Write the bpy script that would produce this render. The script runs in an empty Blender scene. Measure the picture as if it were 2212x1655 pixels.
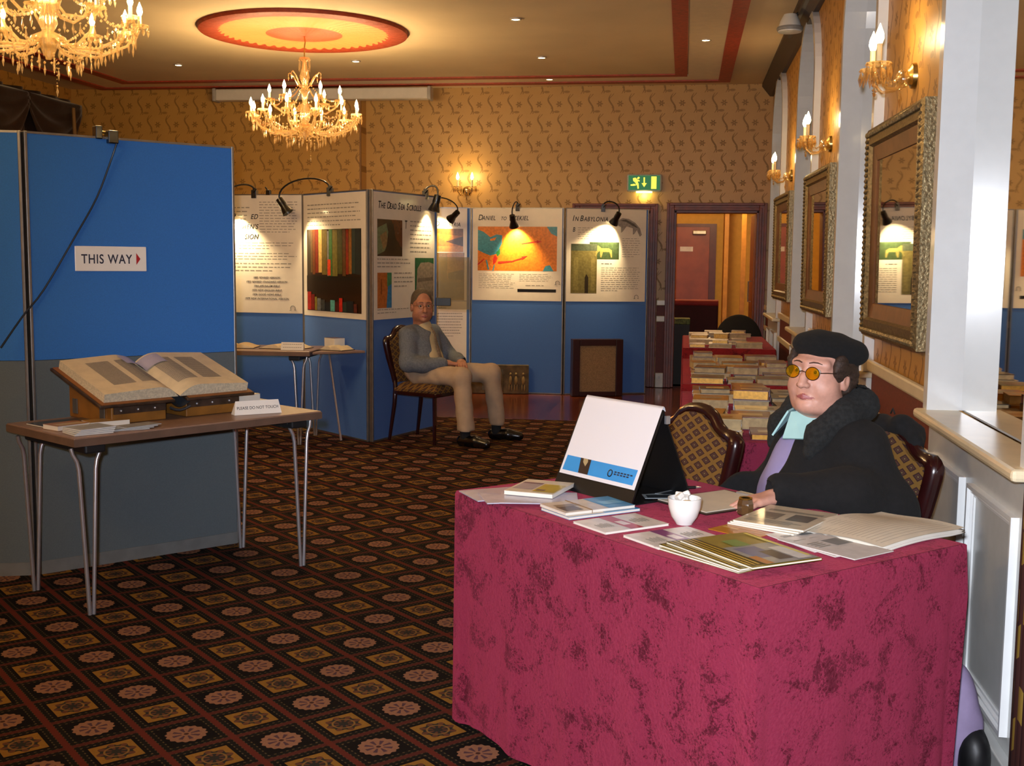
import bpy, math, random
import numpy as np
from mathutils import Matrix, Vector
SC = bpy.context.scene
COL = SC.collection
R_ = random.Random(7)
PI = math.pi

# ------------------------------------------------------------------ camera
FPX, PITCH, YAW, ROLL, EYE = 2483.0, .1056, .1471, .0099, 1.45
fw = Vector((-math.sin(YAW)*math.cos(PITCH), math.cos(YAW)*math.cos(PITCH), -math.sin(PITCH)))
rt0 = Vector((math.cos(YAW), math.sin(YAW), 0)); up0 = rt0.cross(fw)
rt = rt0*math.cos(ROLL)+up0*math.sin(ROLL); up = up0*math.cos(ROLL)-rt0*math.sin(ROLL)
cd = bpy.data.cameras.new('camera'); cam = bpy.data.objects.new('camera', cd); COL.objects.link(cam)
cd.sensor_fit = 'HORIZONTAL'; cd.sensor_width = 36; cd.lens = FPX/2212*36; cd.clip_start = .02
cam.matrix_world = Matrix(((rt.x, up.x, -fw.x, 0), (rt.y, up.y, -fw.y, 0), (rt.z, up.z, -fw.z, EYE), (0, 0, 0, 1)))
SC.camera = cam
SC.view_settings.view_transform = 'Standard'; SC.view_settings.look = 'None'
SC.view_settings.exposure = 0.5; SC.view_settings.gamma = 1.0; SC.view_settings.use_curve_mapping = False
SC.cycles.use_denoising = True
SC.cycles.max_bounces = 7; SC.cycles.diffuse_bounces = 3; SC.cycles.glossy_bounces = 4
SC.cycles.transmission_bounces = 4; SC.cycles.transparent_max_bounces = 16
SC.cycles.sample_clamp_indirect = 4.0; SC.cycles.sample_clamp_direct = 40.0
SC.cycles.caustics_reflective = False; SC.cycles.caustics_refractive = False

# ------------------------------------------------------------------ world and the photographer's flash
W = bpy.data.worlds.new('world'); SC.world = W; W.use_nodes = True
W.node_tree.nodes['Background'].inputs[0].default_value = (.9, .75, .55, 1)
W.node_tree.nodes['Background'].inputs[1].default_value = .05
WARM = (1.0, .68, .34)
def light(name, kind, loc, energy, color=WARM, parent=None, size=.05, aim=None, cone=None, blend=.5):
    d = bpy.data.lights.new(name, kind); d.energy = energy; d.color = color
    d.shadow_soft_size = size
    if cone: d.spot_size = math.radians(cone); d.spot_blend = blend
    o = bpy.data.objects.new(name, d); COL.objects.link(o); o.location = loc
    if aim is not None: o.rotation_euler = (Vector(aim)-Vector(loc)).to_track_quat('-Z', 'Y').to_euler()
    if parent: o.parent = parent
    return o
light('camera_flash', 'SPOT', (-.05, -.06, 1.56), 450.0, (.86, .9, 1.0), size=.035, aim=(.12, 4, 1.0), cone=82, blend=.8)

# ------------------------------------------------------------------ material helpers
def lin(c):
    if isinstance(c, str): c = [int(c[i:i+2], 16)/255 for i in (0, 2, 4)]
    return tuple((x/12.92 if x <= .04045 else ((x+.055)/1.055)**2.4) for x in c)
class V:
    """a node socket (or number) with arithmetic"""
    def __init__(s, t, k): s.t, s.k = t, k
    def op(s, o, *a): return s.t.m(o, s, *a)
    def __add__(s, b): return s.op('ADD', b)
    def __radd__(s, b): return s.op('ADD', b)
    def __sub__(s, b): return s.op('SUBTRACT', b)
    def __rsub__(s, b): return s.t.m('SUBTRACT', b, s)
    def __mul__(s, b): return s.op('MULTIPLY', b)
    def __rmul__(s, b): return s.op('MULTIPLY', b)
    def __truediv__(s, b): return s.op('DIVIDE', b)
    def __lt__(s, b): return s.op('LESS_THAN', b)
    def __gt__(s, b): return s.op('GREATER_THAN', b)
    def abs(s): return s.op('ABSOLUTE')
    def fract(s): return s.op('FRACT')
    def floor(s): return s.op('FLOOR')
    def sin(s): return s.op('SINE')
    def cos(s): return s.op('COSINE')
    def sqrt(s): return s.op('SQRT')
    def mod(s, b): return s.op('FLOORED_MODULO', b)
    def min(s, b): return s.op('MINIMUM', b)
    def max(s, b): return s.op('MAXIMUM', b)
    def atan2(s, b): return s.op('ARCTAN2', b)
class T:
    def __init__(s, name):
        s.mat = bpy.data.materials.new(name); s.mat.use_nodes = True
        s.n = s.mat.node_tree.nodes; s.l = s.mat.node_tree.links
        s.b = s.n['Principled BSDF']; s.out = s.n['Material Output']
    def put(s, sock, v):
        if isinstance(v, V): s.l.new(v.k, sock)
        elif isinstance(v, (tuple, list)): sock.default_value = tuple(v)+(1,) if len(v) == 3 and sock.type == 'RGBA' else tuple(v)
        else: sock.default_value = v
    def m(s, o, *a):
        n = s.n.new('ShaderNodeMath'); n.operation = o
        for i, x in enumerate(a): s.put(n.inputs[i], x)
        return V(s, n.outputs[0])
    def xyz(s, kind='Object'):
        c = s.n.new('ShaderNodeTexCoord'); p = s.n.new('ShaderNodeSeparateXYZ'); s.l.new(c.outputs[kind], p.inputs[0])
        s.vec = V(s, c.outputs[kind])
        return [V(s, p.outputs[i]) for i in range(3)]
    def noise(s, scale, detail=3, vec=None, rough=.5, dist=0):
        n = s.n.new('ShaderNodeTexNoise'); n.inputs['Scale'].default_value = scale; n.inputs['Detail'].default_value = detail
        n.inputs['Roughness'].default_value = rough; n.inputs['Distortion'].default_value = dist
        if vec is None:
            if not hasattr(s, 'vec'): s.xyz()
            vec = s.vec
        s.l.new(vec.k, n.inputs['Vector']); return V(s, n.outputs[0])
    def comb(s, x, y, z):
        n = s.n.new('ShaderNodeCombineXYZ')
        for i, q in enumerate((x, y, z)): s.put(n.inputs[i], q)
        return V(s, n.outputs[0])
    def mix(s, f, a, b):
        n = s.n.new('ShaderNodeMix'); n.data_type = 'RGBA'
        s.put(n.inputs[0], f); s.put(n.inputs[6], a); s.put(n.inputs[7], b); return V(s, n.outputs[2])
    def ramp(s, f, a, b):
        n = s.n.new('ShaderNodeMapRange'); n.interpolation_type = 'SMOOTHSTEP'
        s.put(n.inputs[0], f); n.inputs[1].default_value = a; n.inputs[2].default_value = b; return V(s, n.outputs[0])
    def bump(s, h, strength=.3, dist=.002):
        n = s.n.new('ShaderNodeBump'); n.inputs['Strength'].default_value = strength; n.inputs['Distance'].default_value = dist
        s.put(n.inputs['Height'], h); s.l.new(n.outputs[0], s.b.inputs['Normal'])
    def set(s, **k):
        for a, v in k.items(): s.put(s.b.inputs[a.replace('_', ' ')], v)
        return s
MATS = {}
def mat(name, col, rough=.5, metal=0, var=.10, vs=14, bump=0, bs=150, coat=0, emit=0, ecol=None, sheen=0, spec=.5, trans=0, alpha=1):
    if name in MATS: return MATS[name]
    t = T(name); c = lin(col)
    if var:
        n = t.noise(vs, 4); k = t.ramp(n, .3, .7)
        t.set(Base_Color=t.mix(k, tuple(x*(1-var) for x in c), tuple(min(1, x*(1+var)) for x in c)))
    else: t.set(Base_Color=c)
    t.set(Roughness=rough, Metallic=metal)
    t.b.inputs['Specular IOR Level'].default_value = spec
    if coat: t.b.inputs['Coat Weight'].default_value = coat; t.b.inputs['Coat Roughness'].default_value = .08
    if sheen: t.b.inputs['Sheen Weight'].default_value = sheen; t.b.inputs['Sheen Roughness'].default_value = .4
    if trans: t.b.inputs['Transmission Weight'].default_value = trans
    if alpha < 1: t.b.inputs['Alpha'].default_value = alpha
    if emit: t.put(t.b.inputs['Emission Color'], lin(ecol or col)); t.b.inputs['Emission Strength'].default_value = emit; t.mat.cycles.emission_sampling = 'NONE'
    if bump: t.bump(t.noise(bs, 3), bump)
    MATS[name] = t.mat; return t.mat

# ------------------------------------------------------------------ geometry helpers
class G:
    def __init__(s): s.v, s.f, s.m, s.mi = [], [], [], 0
    def add(s, vs, fs):
        b = len(s.v); s.v += [tuple(p) for p in vs]; s.f += [tuple(b+i for i in f) for f in fs]; s.m += [s.mi]*len(fs); return s
    def box(s, a, b, M=None):
        x0, y0, z0 = a; x1, y1, z1 = b
        p = [Vector(q) for q in ((x0, y0, z0), (x1, y0, z0), (x1, y1, z0), (x0, y1, z0), (x0, y0, z1), (x1, y0, z1), (x1, y1, z1), (x0, y1, z1))]
        if M is not None: p = [M @ q for q in p]
        return s.add(p, [(0, 3, 2, 1), (4, 5, 6, 7), (0, 1, 5, 4), (1, 2, 6, 5), (2, 3, 7, 6), (3, 0, 4, 7)])
    def cbox(s, c, h, M=None): return s.box([c[i]-h[i] for i in range(3)], [c[i]+h[i] for i in range(3)], M)
    def poly(s, pts): return s.add(pts, [tuple(range(len(pts)))])
    def prism(s, poly, axis, d0, d1):
        """extrude a 2D polygon along an axis"""
        def P(a, b, d): return {'z': (a, b, d), 'y': (a, d, b), 'x': (d, a, b)}[axis]
        n = len(poly); vs = [P(a, b, d0) for a, b in poly]+[P(a, b, d1) for a, b in poly]
        fs = [tuple(range(n))[::-1], tuple(range(n, 2*n))]+[(i, (i+1) % n, n+(i+1) % n, n+i) for i in range(n)]
        return s.add(vs, fs)
    def tube(s, path, r, n=8, cap=True, closed=False, sq=1.0):
        path = [Vector(p) for p in path]; m = len(path); rs = r if isinstance(r, (list, tuple)) else [r]*m
        vs, fs, nrm = [], [], None
        for i, p in enumerate(path):
            a = path[(i-1) % m] if (i or closed) else p; b = path[(i+1) % m] if (i < m-1 or closed) else p
            t = (b-a).normalized() if (b-a).length > 1e-9 else Vector((0, 0, 1))
            if nrm is None: nrm = t.orthogonal() if abs(t.z) > .99 else Vector((0, 0, 1)).cross(t)
            nrm = (nrm-t*nrm.dot(t)).normalized(); bi = t.cross(nrm)
            for k in range(n):
                q = 2*PI*k/n; vs.append(p+nrm*math.cos(q)*rs[i]+bi*math.sin(q)*rs[i]*sq)
        for i in range(m if closed else m-1):
            j = (i+1) % m
            for k in range(n): fs.append((i*n+k, i*n+(k+1) % n, j*n+(k+1) % n, j*n+k))
        if cap and not closed: fs += [tuple(range(n))[::-1], tuple(range((m-1)*n, m*n))]
        return s.add(vs, fs)
    def lathe(s, prof, n=16, c=(0, 0, 0), M=None):
        vs, fs = [], []
        for r, z in prof:
            for k in range(n):
                q = 2*PI*k/n; p = Vector((c[0]+r*math.cos(q), c[1]+r*math.sin(q), c[2]+z)); vs.append(M @ p if M is not None else p)
        for i in range(len(prof)-1):
            for k in range(n): fs.append((i*n+k, i*n+(k+1) % n, (i+1)*n+(k+1) % n, (i+1)*n+k))
        if prof[0][0] > 1e-6: fs.append(tuple(range(n))[::-1])
        if prof[-1][0] > 1e-6: fs.append(tuple(range((len(prof)-1)*n, len(prof)*n)))
        return s.add(vs, fs)
    def bead(s, c, r, h=None):
        h = h or r; x, y, z = c
        return s.add([(x+r, y, z), (x, y+r, z), (x-r, y, z), (x, y-r, z), (x, y, z+h), (x, y, z-h)],
                     [(0, 1, 4), (1, 2, 4), (2, 3, 4), (3, 0, 4), (1, 0, 5), (2, 1, 5), (3, 2, 5), (0, 3, 5)])
    def ball(s, c, r, n=10, m=6):
        rx, ry, rz = r if isinstance(r, (tuple, list)) else (r, r, r)
        vs = [(c[0], c[1], c[2]-rz)]; fs = []
        for i in range(1, m):
            a = -PI/2+PI*i/m
            for k in range(n): q = 2*PI*k/n; vs.append((c[0]+rx*math.cos(a)*math.cos(q), c[1]+ry*math.cos(a)*math.sin(q), c[2]+rz*math.sin(a)))
        vs.append((c[0], c[1], c[2]+rz)); L = len(vs)-1
        for k in range(n):
            fs.append((0, 1+(k+1) % n, 1+k)); fs.append((L, L-n+k, L-n+(k+1) % n))
            for i in range(m-2): a = 1+i*n; fs.append((a+k, a+(k+1) % n, a+n+(k+1) % n, a+n+k))
        return s.add(vs, fs)
    def grid(s, fn, nu, nv, closed_u=False):
        vs = [fn(i/nu, j/nv) for j in range(nv+1) for i in range(nu+1)]
        fs = [(j*(nu+1)+i, j*(nu+1)+i+1, (j+1)*(nu+1)+i+1, (j+1)*(nu+1)+i) for j in range(nv) for i in range(nu)]
        return s.add(vs, fs)
    def mesh(s, name):
        me = bpy.data.meshes.new(name); me.from_pydata(s.v, [], s.f)
        if any(s.m): me.polygons.foreach_set('material_index', s.m)
        me.update(); return me
def link(name, me, mats, parent=None, smooth=False, bevel=0, loc=None, rot=None):
    if not isinstance(mats, (list, tuple)): mats = [mats]
    for m in mats: me.materials.append(m)
    if smooth:
        me.polygons.foreach_set('use_smooth', [True]*len(me.polygons))
        if smooth != 2: me.set_sharp_from_angle(angle=math.radians(50))
    o = bpy.data.objects.new(name, me); COL.objects.link(o); o.parent = parent
    if loc is not None: o.location = loc
    if rot is not None: o.rotation_euler = rot
    if bevel:
        b = o.modifiers.new('edge', 'BEVEL'); b.width = bevel; b.segments = 2; b.limit_method = 'ANGLE'
    return o
def obj(name, g, mats, parent=None, **k): return link(name, g.mesh(name), mats, parent, **k)
def tag(o, label=None, cat=None, group=None, kind=None):
    if label: o['label'] = label
    if cat: o['category'] = cat
    if group: o['group'] = group
    if kind: o['kind'] = kind
    return o
def thing(name, label, cat, loc=(0, 0, 0), rz=0, group=None, kind=None):
    o = bpy.data.objects.new(name, None); COL.objects.link(o); o.location = loc; o.rotation_euler = (0, 0, rz); o.empty_display_size = .05
    return tag(o, label, cat, group, kind)
def struct(name, g, m, label=None, parent=None, **k):
    o = obj(name, g, m, parent, **k)
    if parent is None: tag(o, label, kind='structure')
    return o
KIDS = {}
def dup(root, loc=None, rz=None, label=None, group=None):
    def cp(o, par):
        c = o.copy(); COL.objects.link(c); c.parent = par
        for ch in o.children: cp(ch, c)
        return c
    r = cp(root, None)
    if loc is not None: r.location = loc
    if rz is not None: r.rotation_euler = (0, 0, rz)
    if label: r['label'] = label
    if group: r['group'] = group
    return r
def letters(name, txt, size, m, parent, loc, rot=(PI/2, 0, 0), shear=0, align='LEFT', ext=.0004, space=1.0, sx=1.0):
    c = bpy.data.curves.new(name, 'FONT'); c.body = txt; c.offset = size*.012 if size > .03 else size*.004; c.size = size; c.shear = shear; c.align_x = align; c.extrude = ext; c.space_character = space
    c.materials.append(m); o = bpy.data.objects.new(name, c); COL.objects.link(o); o.parent = parent; o.location = loc; o.rotation_euler = rot
    o.scale = (sx, 1, 1); return o

# ------------------------------------------------------------------ signed-distance modelling for people and cloth
def s_ell(P, c, r):
    x, y, z = [(P[i]-c[i]) for i in range(3)]; r = [np.float32(q) for q in r]
    k0 = np.sqrt((x/r[0])**2+(y/r[1])**2+(z/r[2])**2); k1 = np.sqrt((x/r[0]**2)**2+(y/r[1]**2)**2+(z/r[2]**2)**2)+1e-6
    return k0*(k0-1)/k1
def s_cap(P, a, b, ra, rb=None):
    rb = ra if rb is None else rb; a = np.array(a, np.float32); d = np.array(b, np.float32)-a; L = float(d@d)+1e-9
    t = np.clip(((P[0]-a[0])*d[0]+(P[1]-a[1])*d[1]+(P[2]-a[2])*d[2])/L, 0, 1)
    return np.sqrt((P[0]-a[0]-t*d[0])**2+(P[1]-a[1]-t*d[1])**2+(P[2]-a[2]-t*d[2])**2)-(ra+(rb-ra)*t)
def s_box(P, c, h, r=.01):
    q = [np.abs(P[i]-c[i])-h[i]+r for i in range(3)]
    return np.sqrt(sum(np.maximum(a, 0)**2 for a in q))+np.minimum(np.maximum(np.maximum(q[0], q[1]), q[2]), 0)-r
def s_u(a, b, k=.02):
    h = np.clip(.5+.5*(b-a)/k, 0, 1); return b+(a-b)*h-k*h*(1-h)
def s_sub(a, b, k=.01):
    h = np.clip(.5-.5*(a+b)/k, 0, 1); return a+(-b-a)*h+k*h*(1-h)
def s_chain(P, pts, rs, k=.02):
    d = None
    for i in range(len(pts)-1):
        e = s_cap(P, pts[i], pts[i+1], rs[i], rs[i+1]); d = e if d is None else s_u(d, e, k)
    return d
def sdf_mesh(fn, lo, hi, h):
    ax = [np.arange(lo[i], hi[i]+h, h, dtype=np.float32) for i in range(3)]
    P = np.meshgrid(*ax, indexing='ij', sparse=True); v = np.broadcast_to(fn(P), [len(a) for a in ax]).astype(np.float32)
    ins = v < 0; n = [len(a)-1 for a in ax]
    sm = np.zeros(n+[3], np.float32); cnt = np.zeros(n, np.float32)
    for a in range(3):
        b, c = [q for q in range(3) if q != a]
        for i in (0, 1):
            for j in (0, 1):
                s0 = [slice(0, n[q]) for q in range(3)]; s0[b] = slice(i, n[b]+i); s0[c] = slice(j, n[c]+j); s1 = list(s0); s1[a] = slice(1, n[a]+1)
                A, B = v[tuple(s0)], v[tuple(s1)]; x = (A < 0) != (B < 0)
                t = np.where(x, A/np.where(x, A-B, 1), 0)
                sm[..., a] += np.where(x, t, 0); sm[..., b] += x*i; sm[..., c] += x*j; cnt += x
    act = cnt > 0; idx = -np.ones(n, np.int64); idx[act] = np.arange(act.sum())
    I = np.argwhere(act); vs = sm[act]/cnt[act][:, None]
    vs = np.array([lo], np.float32)+(I+vs)*h
    fs = []
    for a in range(3):
        b, c = (a+1) % 3, (a+2) % 3
        s0 = [slice(1, n[q]) for q in range(3)]; s0[a] = slice(0, n[a]); s1 = list(s0); s1[a] = slice(1, n[a]+1)
        x = ins[tuple(s0)] != ins[tuple(s1)]; e = np.argwhere(x); e[:, b] += 1; e[:, c] += 1
        o0 = ins[tuple(e.T)]
        def g(db, dc):
            q = e.copy(); q[:, b] -= db; q[:, c] -= dc; return idx[tuple(q.T)]
        Q = np.stack([g(1, 1), g(0, 1), g(0, 0), g(1, 0)], 1); Q[~o0] = Q[~o0][:, ::-1]; fs.append(Q)
    return vs, np.concatenate(fs)
def np_mesh(name, parts):
    me = bpy.data.meshes.new(name); off = 0; VS, FS = [], []
    for v, f in parts: VS.append(v); FS.append(f+off); off += len(v)
    VS = np.concatenate(VS); FS = np.concatenate(FS)
    me.vertices.add(len(VS)); me.vertices.foreach_set('co', VS.astype(np.float32).ravel())
    me.loops.add(FS.size); me.loops.foreach_set('vertex_index', FS.ravel().astype(np.int32))
    me.polygons.add(len(FS)); me.polygons.foreach_set('loop_start', np.arange(0, FS.size, 4, dtype=np.int32))
    me.update(calc_edges=True); me.validate(); return me
# ================================================================== the room
WX, LX, FY, FYL, BY, HC = .945, -7.4, 13.5, 13.27, -2.2, 3.464
def carpet():
    t = T('patterned_carpet'); x, y, z = t.xyz(); a = .8009; s = .2133
    dx, dy = x+1.7767, y-3.3521
    u = (dx*math.cos(a)+dy*math.sin(a))/s; v = (dx*math.sin(a)-dy*math.cos(a))/s
    fu, fv = u.fract()-.5, v.fract()-.5; par = (u.floor()+v.floor()).mod(2.0)
    au, av = fu.abs(), fv.abs(); ch = au.max(av); r = (fu*fu+fv*fv).sqrt(); th = fv.atan2(fu)
    fine = t.noise(900, 2); k = t.noise(120, 3)
    c8, c16 = (th*8.0).cos(), (th*16.0).cos()
    c = t.mix(fine, lin('050404'), lin('130d0c'))
    dots = ((u*11.0).fract()-.5).abs().max(((v*11.0).fract()-.5).abs()) < .2
    ring = (ch > .36)*(ch < .455)
    c = t.mix(ring*.8, c, lin('15130f')); c = t.mix(dots*ring*.55, c, lin('69593c'))
    # gold square with a dark rosette
    sq = (ch < .30)*(1.0-par)
    c = t.mix(sq, c, t.mix(k, lin('73521f'), lin('8d662b')))
    fl = (r < (.245+c8*.03))*(1.0-par)
    c = t.mix(fl, c, t.mix((c8 > .1)*(r > .07), lin('2a2824'), lin('593928')))
    c = t.mix(fl*((r-.16).abs() < .014), c, lin('76592d'))
    # rose medallion
    md = (r < (.285+c16*.014))*par
    c = t.mix(md, c, t.mix(k, lin('754f3f'), lin('8d684e')))
    pt = md*(c8 > .25)*(r > .07)*(r < .2)
    c = t.mix(pt, c, lin('4b343b')); c = t.mix(md*(r < .035), c, lin('3e241f'))
    c = t.mix(av > .452, c, lin('4a211a')); c = t.mix(au > .450, c, lin('562219'))
    t.set(Base_Color=c, Roughness=.95); t.b.inputs['Specular IOR Level'].default_value = .1
    t.bump(fine, .5, .003); return t.mat
def wallpaper(name, swap, a, b, dark):
    t = T(name); x, y, z = t.xyz(); u = (y if swap else x)/.235; v = z/.225
    row = v.floor(); u2 = u+row.mod(2.0)*.5; fx, fy = u2.fract()-.5, v.fract()
    st = ((fx+.24-(fy*2*PI).sin()*.11).abs() < ((fy*PI).sin()*.035+.012))
    lf = ((fx+.24-(fy*2*PI+.9).sin()*.15).abs() < .022)*(((fy*9.0).sin()) > .2)
    gx, gy = fx-.2, (fy-.5)*.96; r = (gx*gx+gy*gy).sqrt(); th = gy.atan2(gx)
    fl = (r < ((th*6.0).cos()*.045+.12))*(r > .025)
    gx2, gy2 = fx-.08, (fy-.12)*.96; fl2 = ((gx2*gx2*.35+gy2*gy2*2.0).sqrt() < .085)
    m = st.max(lf).max(fl).max(fl2*.8)
    n = t.noise(3, 4); g = t.noise(220, 2)
    base = t.mix(n, lin(a), lin(b)); c = t.mix(m*(.55+g*.35), base, lin(dark))
    t.set(Base_Color=c, Roughness=t.mix(m, (.42,)*3, (.55,)*3)); t.bump(g+m*.6, .15, .001); return t.mat
def planks(name, c1, c2, w=.09, l=.6, rough=.16):
    t = T(name); x, y, z = t.xyz(); i = (x/w).floor(); yy = y/l+i*.37; j = yy.floor()
    hsh = ((i*12.99+j*78.2).sin()*43758.5).fract(); gap = ((x/w).fract()-.5).abs() > .485
    gr = t.noise(6, 5, t.comb(x*14.0, y*1.2, z)); c = t.mix((hsh*.6+gr*.5), lin(c1), lin(c2)); c = t.mix(gap, c, lin('160905'))
    t.set(Base_Color=c, Roughness=rough); return t.mat
m_wpf = wallpaper('gold_wallpaper_end', False, 'b88a40', 'c89a50', '7d5822')
m_wpr = wallpaper('gold_wallpaper_side', True, 'b5823a', 'c08e44', '6a4418')
m_ceil = mat('ceiling_paint', 'e2cca2', .75, var=.04, vs=1.5)
m_red = mat('red_plaster', 'a8402a', .5, var=.2, vs=30)
m_cream = mat('cream_gloss', 'e8d8b4', .28, var=.04)
m_white = mat('white_gloss', 'e9ebea', .17, var=.02, coat=.3)
m_grey = mat('grey_gloss', 'c9cac6', .22, var=.03)
m_maroon = mat('maroon_dado', '6b2a1e', .6, var=.15, vs=60)
m_wood = mat('mahogany', '6e2c18', .42, var=.25, vs=9)
m_mirror = mat('mirror_silver', 'f2f2f0', .02, metal=1, var=0)
m_hall = mat('hall_cream_wall', 'd6a94e', .7, var=.05)
m_halldoor = mat('hall_door_veneer', '8d4526', .4, var=.15, vs=5)
m_brass = mat('polished_brass', 'cdb06a', .25, metal=1, var=.05)
m_chrome = mat('chrome_tube', 'd6d6da', .3, metal=.8, var=.05)
m_black = mat('black_plastic', '101012', .4, var=.1)

struct('floor', G().box((LX, BY, -.06), (WX, 10.42, 0)), carpet(), 'dark floral patterned carpet floor')
struct('floor_parquet', G().box((LX, 10.42, -.06), (WX, 13.9, -.004)), planks('polished_floor_boards', '4a1f10', '7a3a1c'), 'polished reddish wooden floor before the end wall')
ce = struct('ceiling', G().box((LX-.3, BY, HC), (1.3, 13.9, HC+.1)), m_ceil, 'cream painted ceiling')
# ceiling bands: two red mouldings with a paler strip between them
def frame_band(name, x0, x1, y1, w, m, d):
    g = G(); y0 = BY+.3
    g.box((x0, y0, HC-d), (x0+w, y1, HC)); g.box((x1-w, y0, HC-d), (x1, y1, HC)); g.box((x0+w, y1-w, HC-d), (x1-w, y1, HC))
    struct(name, g, m)
frame_band('trim_1', -6.52, -.02, 12.84, .13, m_red, .012)
frame_band('trim_2', -6.98, .45, 13.23, .13, m_red, .02)
frame_band('trim_3', -6.85, .32, 13.10, .33, m_cream, .008)
# end wall: projecting bay on one side, door openings on the other
g = G(); g.box((LX-.2, FYL, 0), (-3.785, FY+.2, HC))
for a, b, z0 in ((-3.785, -1.22, 0), (-1.22, -.40, 2.04), (-.40, -.13, 0), (-.13, .83, 2.05), (.83, 1.3, 0)):
    g.box((a, FY, z0), (b, FY+.2, HC))
struct('wall_far', g, m_wpf, 'end wall papered in gold floral wallpaper')
struct('wall_left', G().box((LX-.2, BY, 0), (LX, FY, HC)), m_wpr, 'side wall in gold wallpaper')
struct('wall_back', G().box((LX-.2, BY-.2, 0), (1.3, BY, HC)), m_wpf, 'gold papered wall behind the photographer')
g = G(); g.box((-3.80, FYL-.004, 0), (-3.782, FYL+.02, HC-.01)); struct('trim_4', g, mat('brown_shade_edge', '8a6030', .5))  # brown strip painted in for the shade at the wall step
# dado on the end wall
g = G(); gr = G()
for a, b in ((-3.78, -1.4), (-.31, -.2)):
    g.box((a, FY-.008, 0), (b, FY, .98)); gr.box((a, FY-.035, .955), (b, FY-.008, 1.02)); gr.box((a, FY-.03, .765), (b, FY-.008, .835))
g.box((LX, FYL-.008, 0), (-3.80, FYL, .98)); gr.box((LX, FYL-.035, .955), (-3.80, FYL-.008, 1.02))
struct('baseboard_far', g, m_maroon, 'maroon dado below the rails of the end wall'); struct('trim_5', gr, m_cream, bevel=.008)
# right wall: piers with arched mirror recesses
REC = [(3.175, 4.4), (5.975, 7.2), (8.775, 10.0), (11.575, 12.8)]
SPR, ZS, MX = 2.74, .92, 1.02
g = G(); prev = BY
for a, b in REC:
    g.box((WX, prev, 0), (1.25, a, HC)); prev = b; r = (b-a)/2; c = (a+b)/2
    arc = [(c+r*math.cos(PI*i/14), SPR+r*math.sin(PI*i/14)) for i in range(15)]
    for i in range(14):
        (y0, z0), (y1, z1) = arc[i], arc[i+1]; g.prism([(y1, z1), (y0, z0), (y0, HC), (y1, HC)], 'x', WX, 1.25)
    g.box((WX, a, 0), (1.25, b, ZS-.04))
g.box((WX, prev, 0), (1.25, FY, HC))
struct('wall_right', g, m_wpr, 'side wall of gold papered piers between arched mirrors')
for i, (a, b) in enumerate(REC):
    r = (b-a)/2; c = (a+b)/2; AW = .055; AF = .897
    g = G(); arc = [(c+r*math.cos(PI*k/20), SPR+r*math.sin(PI*k/20), math.cos(PI*k/20), math.sin(PI*k/20)) for k in range(21)]
    pts = [(b, ZS, 1, 0)]+arc+[(a, ZS, -1, 0)]
    for k in range(len(pts)-1):                                   # architrave proud of the wall, and the reveal behind it
        y0, z0, nx0, nz0 = pts[k]; y1, z1, nx1, nz1 = pts[k+1]; q = .012
        P = [(AF, y0-nx0*q, z0-nz0*q), (AF, y1-nx1*q, z1-nz1*q), (AF, y1+nx1*AW, z1+nz1*AW), (AF, y0+nx0*AW, z0+nz0*AW)]
        Q = [(MX, y0-nx0*q, z0-nz0*q), (MX, y1-nx1*q, z1-nz1*q)]
        Wl = [(WX+.001, y1+nx1*AW, z1+nz1*AW), (WX+.001, y0+nx0*AW, z0+nz0*AW)]
        g.add(P, [(0, 1, 2, 3)]); g.add([P[0], P[1], Q[1], Q[0]], [(3, 2, 1, 0)]); g.add([P[3], P[2], Wl[0], Wl[1]], [(0, 1, 2, 3)])
    w = struct('window_%d' % (i+1), g, m_white, 'white glossy arched mirror recess %s' % ('beside the signing table' if i == 0 else 'in the side wall'))
    gl = G(); gl.prism([(y, z) for y, z, _, _ in pts], 'x', MX, MX+.006); obj('mirror_glass', gl, m_mirror, w)
    gs = G(); gs.box((.86, a-.05, ZS-.035), (MX, b+.05, ZS)); obj('sill', gs, m_cream, w, bevel=.012)
    ga = G(); ga.box((AF+.02, a-.03, .10), (WX, b+.03, ZS-.035)); ga.box((AF-.01, a-.03, 0), (WX, b+.03, .10)); obj('apron', ga, m_grey, w, bevel=.004)
    for (ya, yb) in ((c+.05, b-.06), (a+.06, c-.05)):             # two raised-moulding panels under the sill
        gm = G(); x0 = AF+.02; prof = [(0, 0), (0, .022), (.012, .022), (.014, .012), (.024, .014), (.028, .006), (.036, .006), (.036, 0)]
        for (o0, e0), (o1, e1) in zip(prof[:-1], prof[1:]):
            A = [(x0-e0, ya+o0, .15+o0), (x0-e0, yb-o0, .15+o0), (x0-e0, yb-o0, .77-o0), (x0-e0, ya+o0, .77-o0)]
            B = [(x0-e1, ya+o1, .15+o1), (x0-e1, yb-o1, .15+o1), (x0-e1, yb-o1, .77-o1), (x0-e1, ya+o1, .77-o1)]
            gm.add(A+B, [(4+k, 4+(k+1) % 4, (k+1) % 4, k) for k in range(4)])
        obj('panel_moulding', gm, m_white, w)
g = G(); gr = G()
for a, b in ((1.7, 3.09), (4.48, 5.9), (7.28, 8.7), (10.08, 11.5), (12.88, FY)):
    g.box((WX-.008, a, 0), (WX, b, .94)); gr.box((WX-.035, a, .925), (WX-.008, b, .985)); gr.box((WX-.03, a, .70), (WX-.008, b, .755)); gr.box((WX-.03, a, 0), (WX-.008, b, .11))
struct('baseboard_right', g, m_maroon, 'maroon dado on the mirror wall piers'); struct('trim_6', gr, m_cream, bevel=.012)
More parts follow.
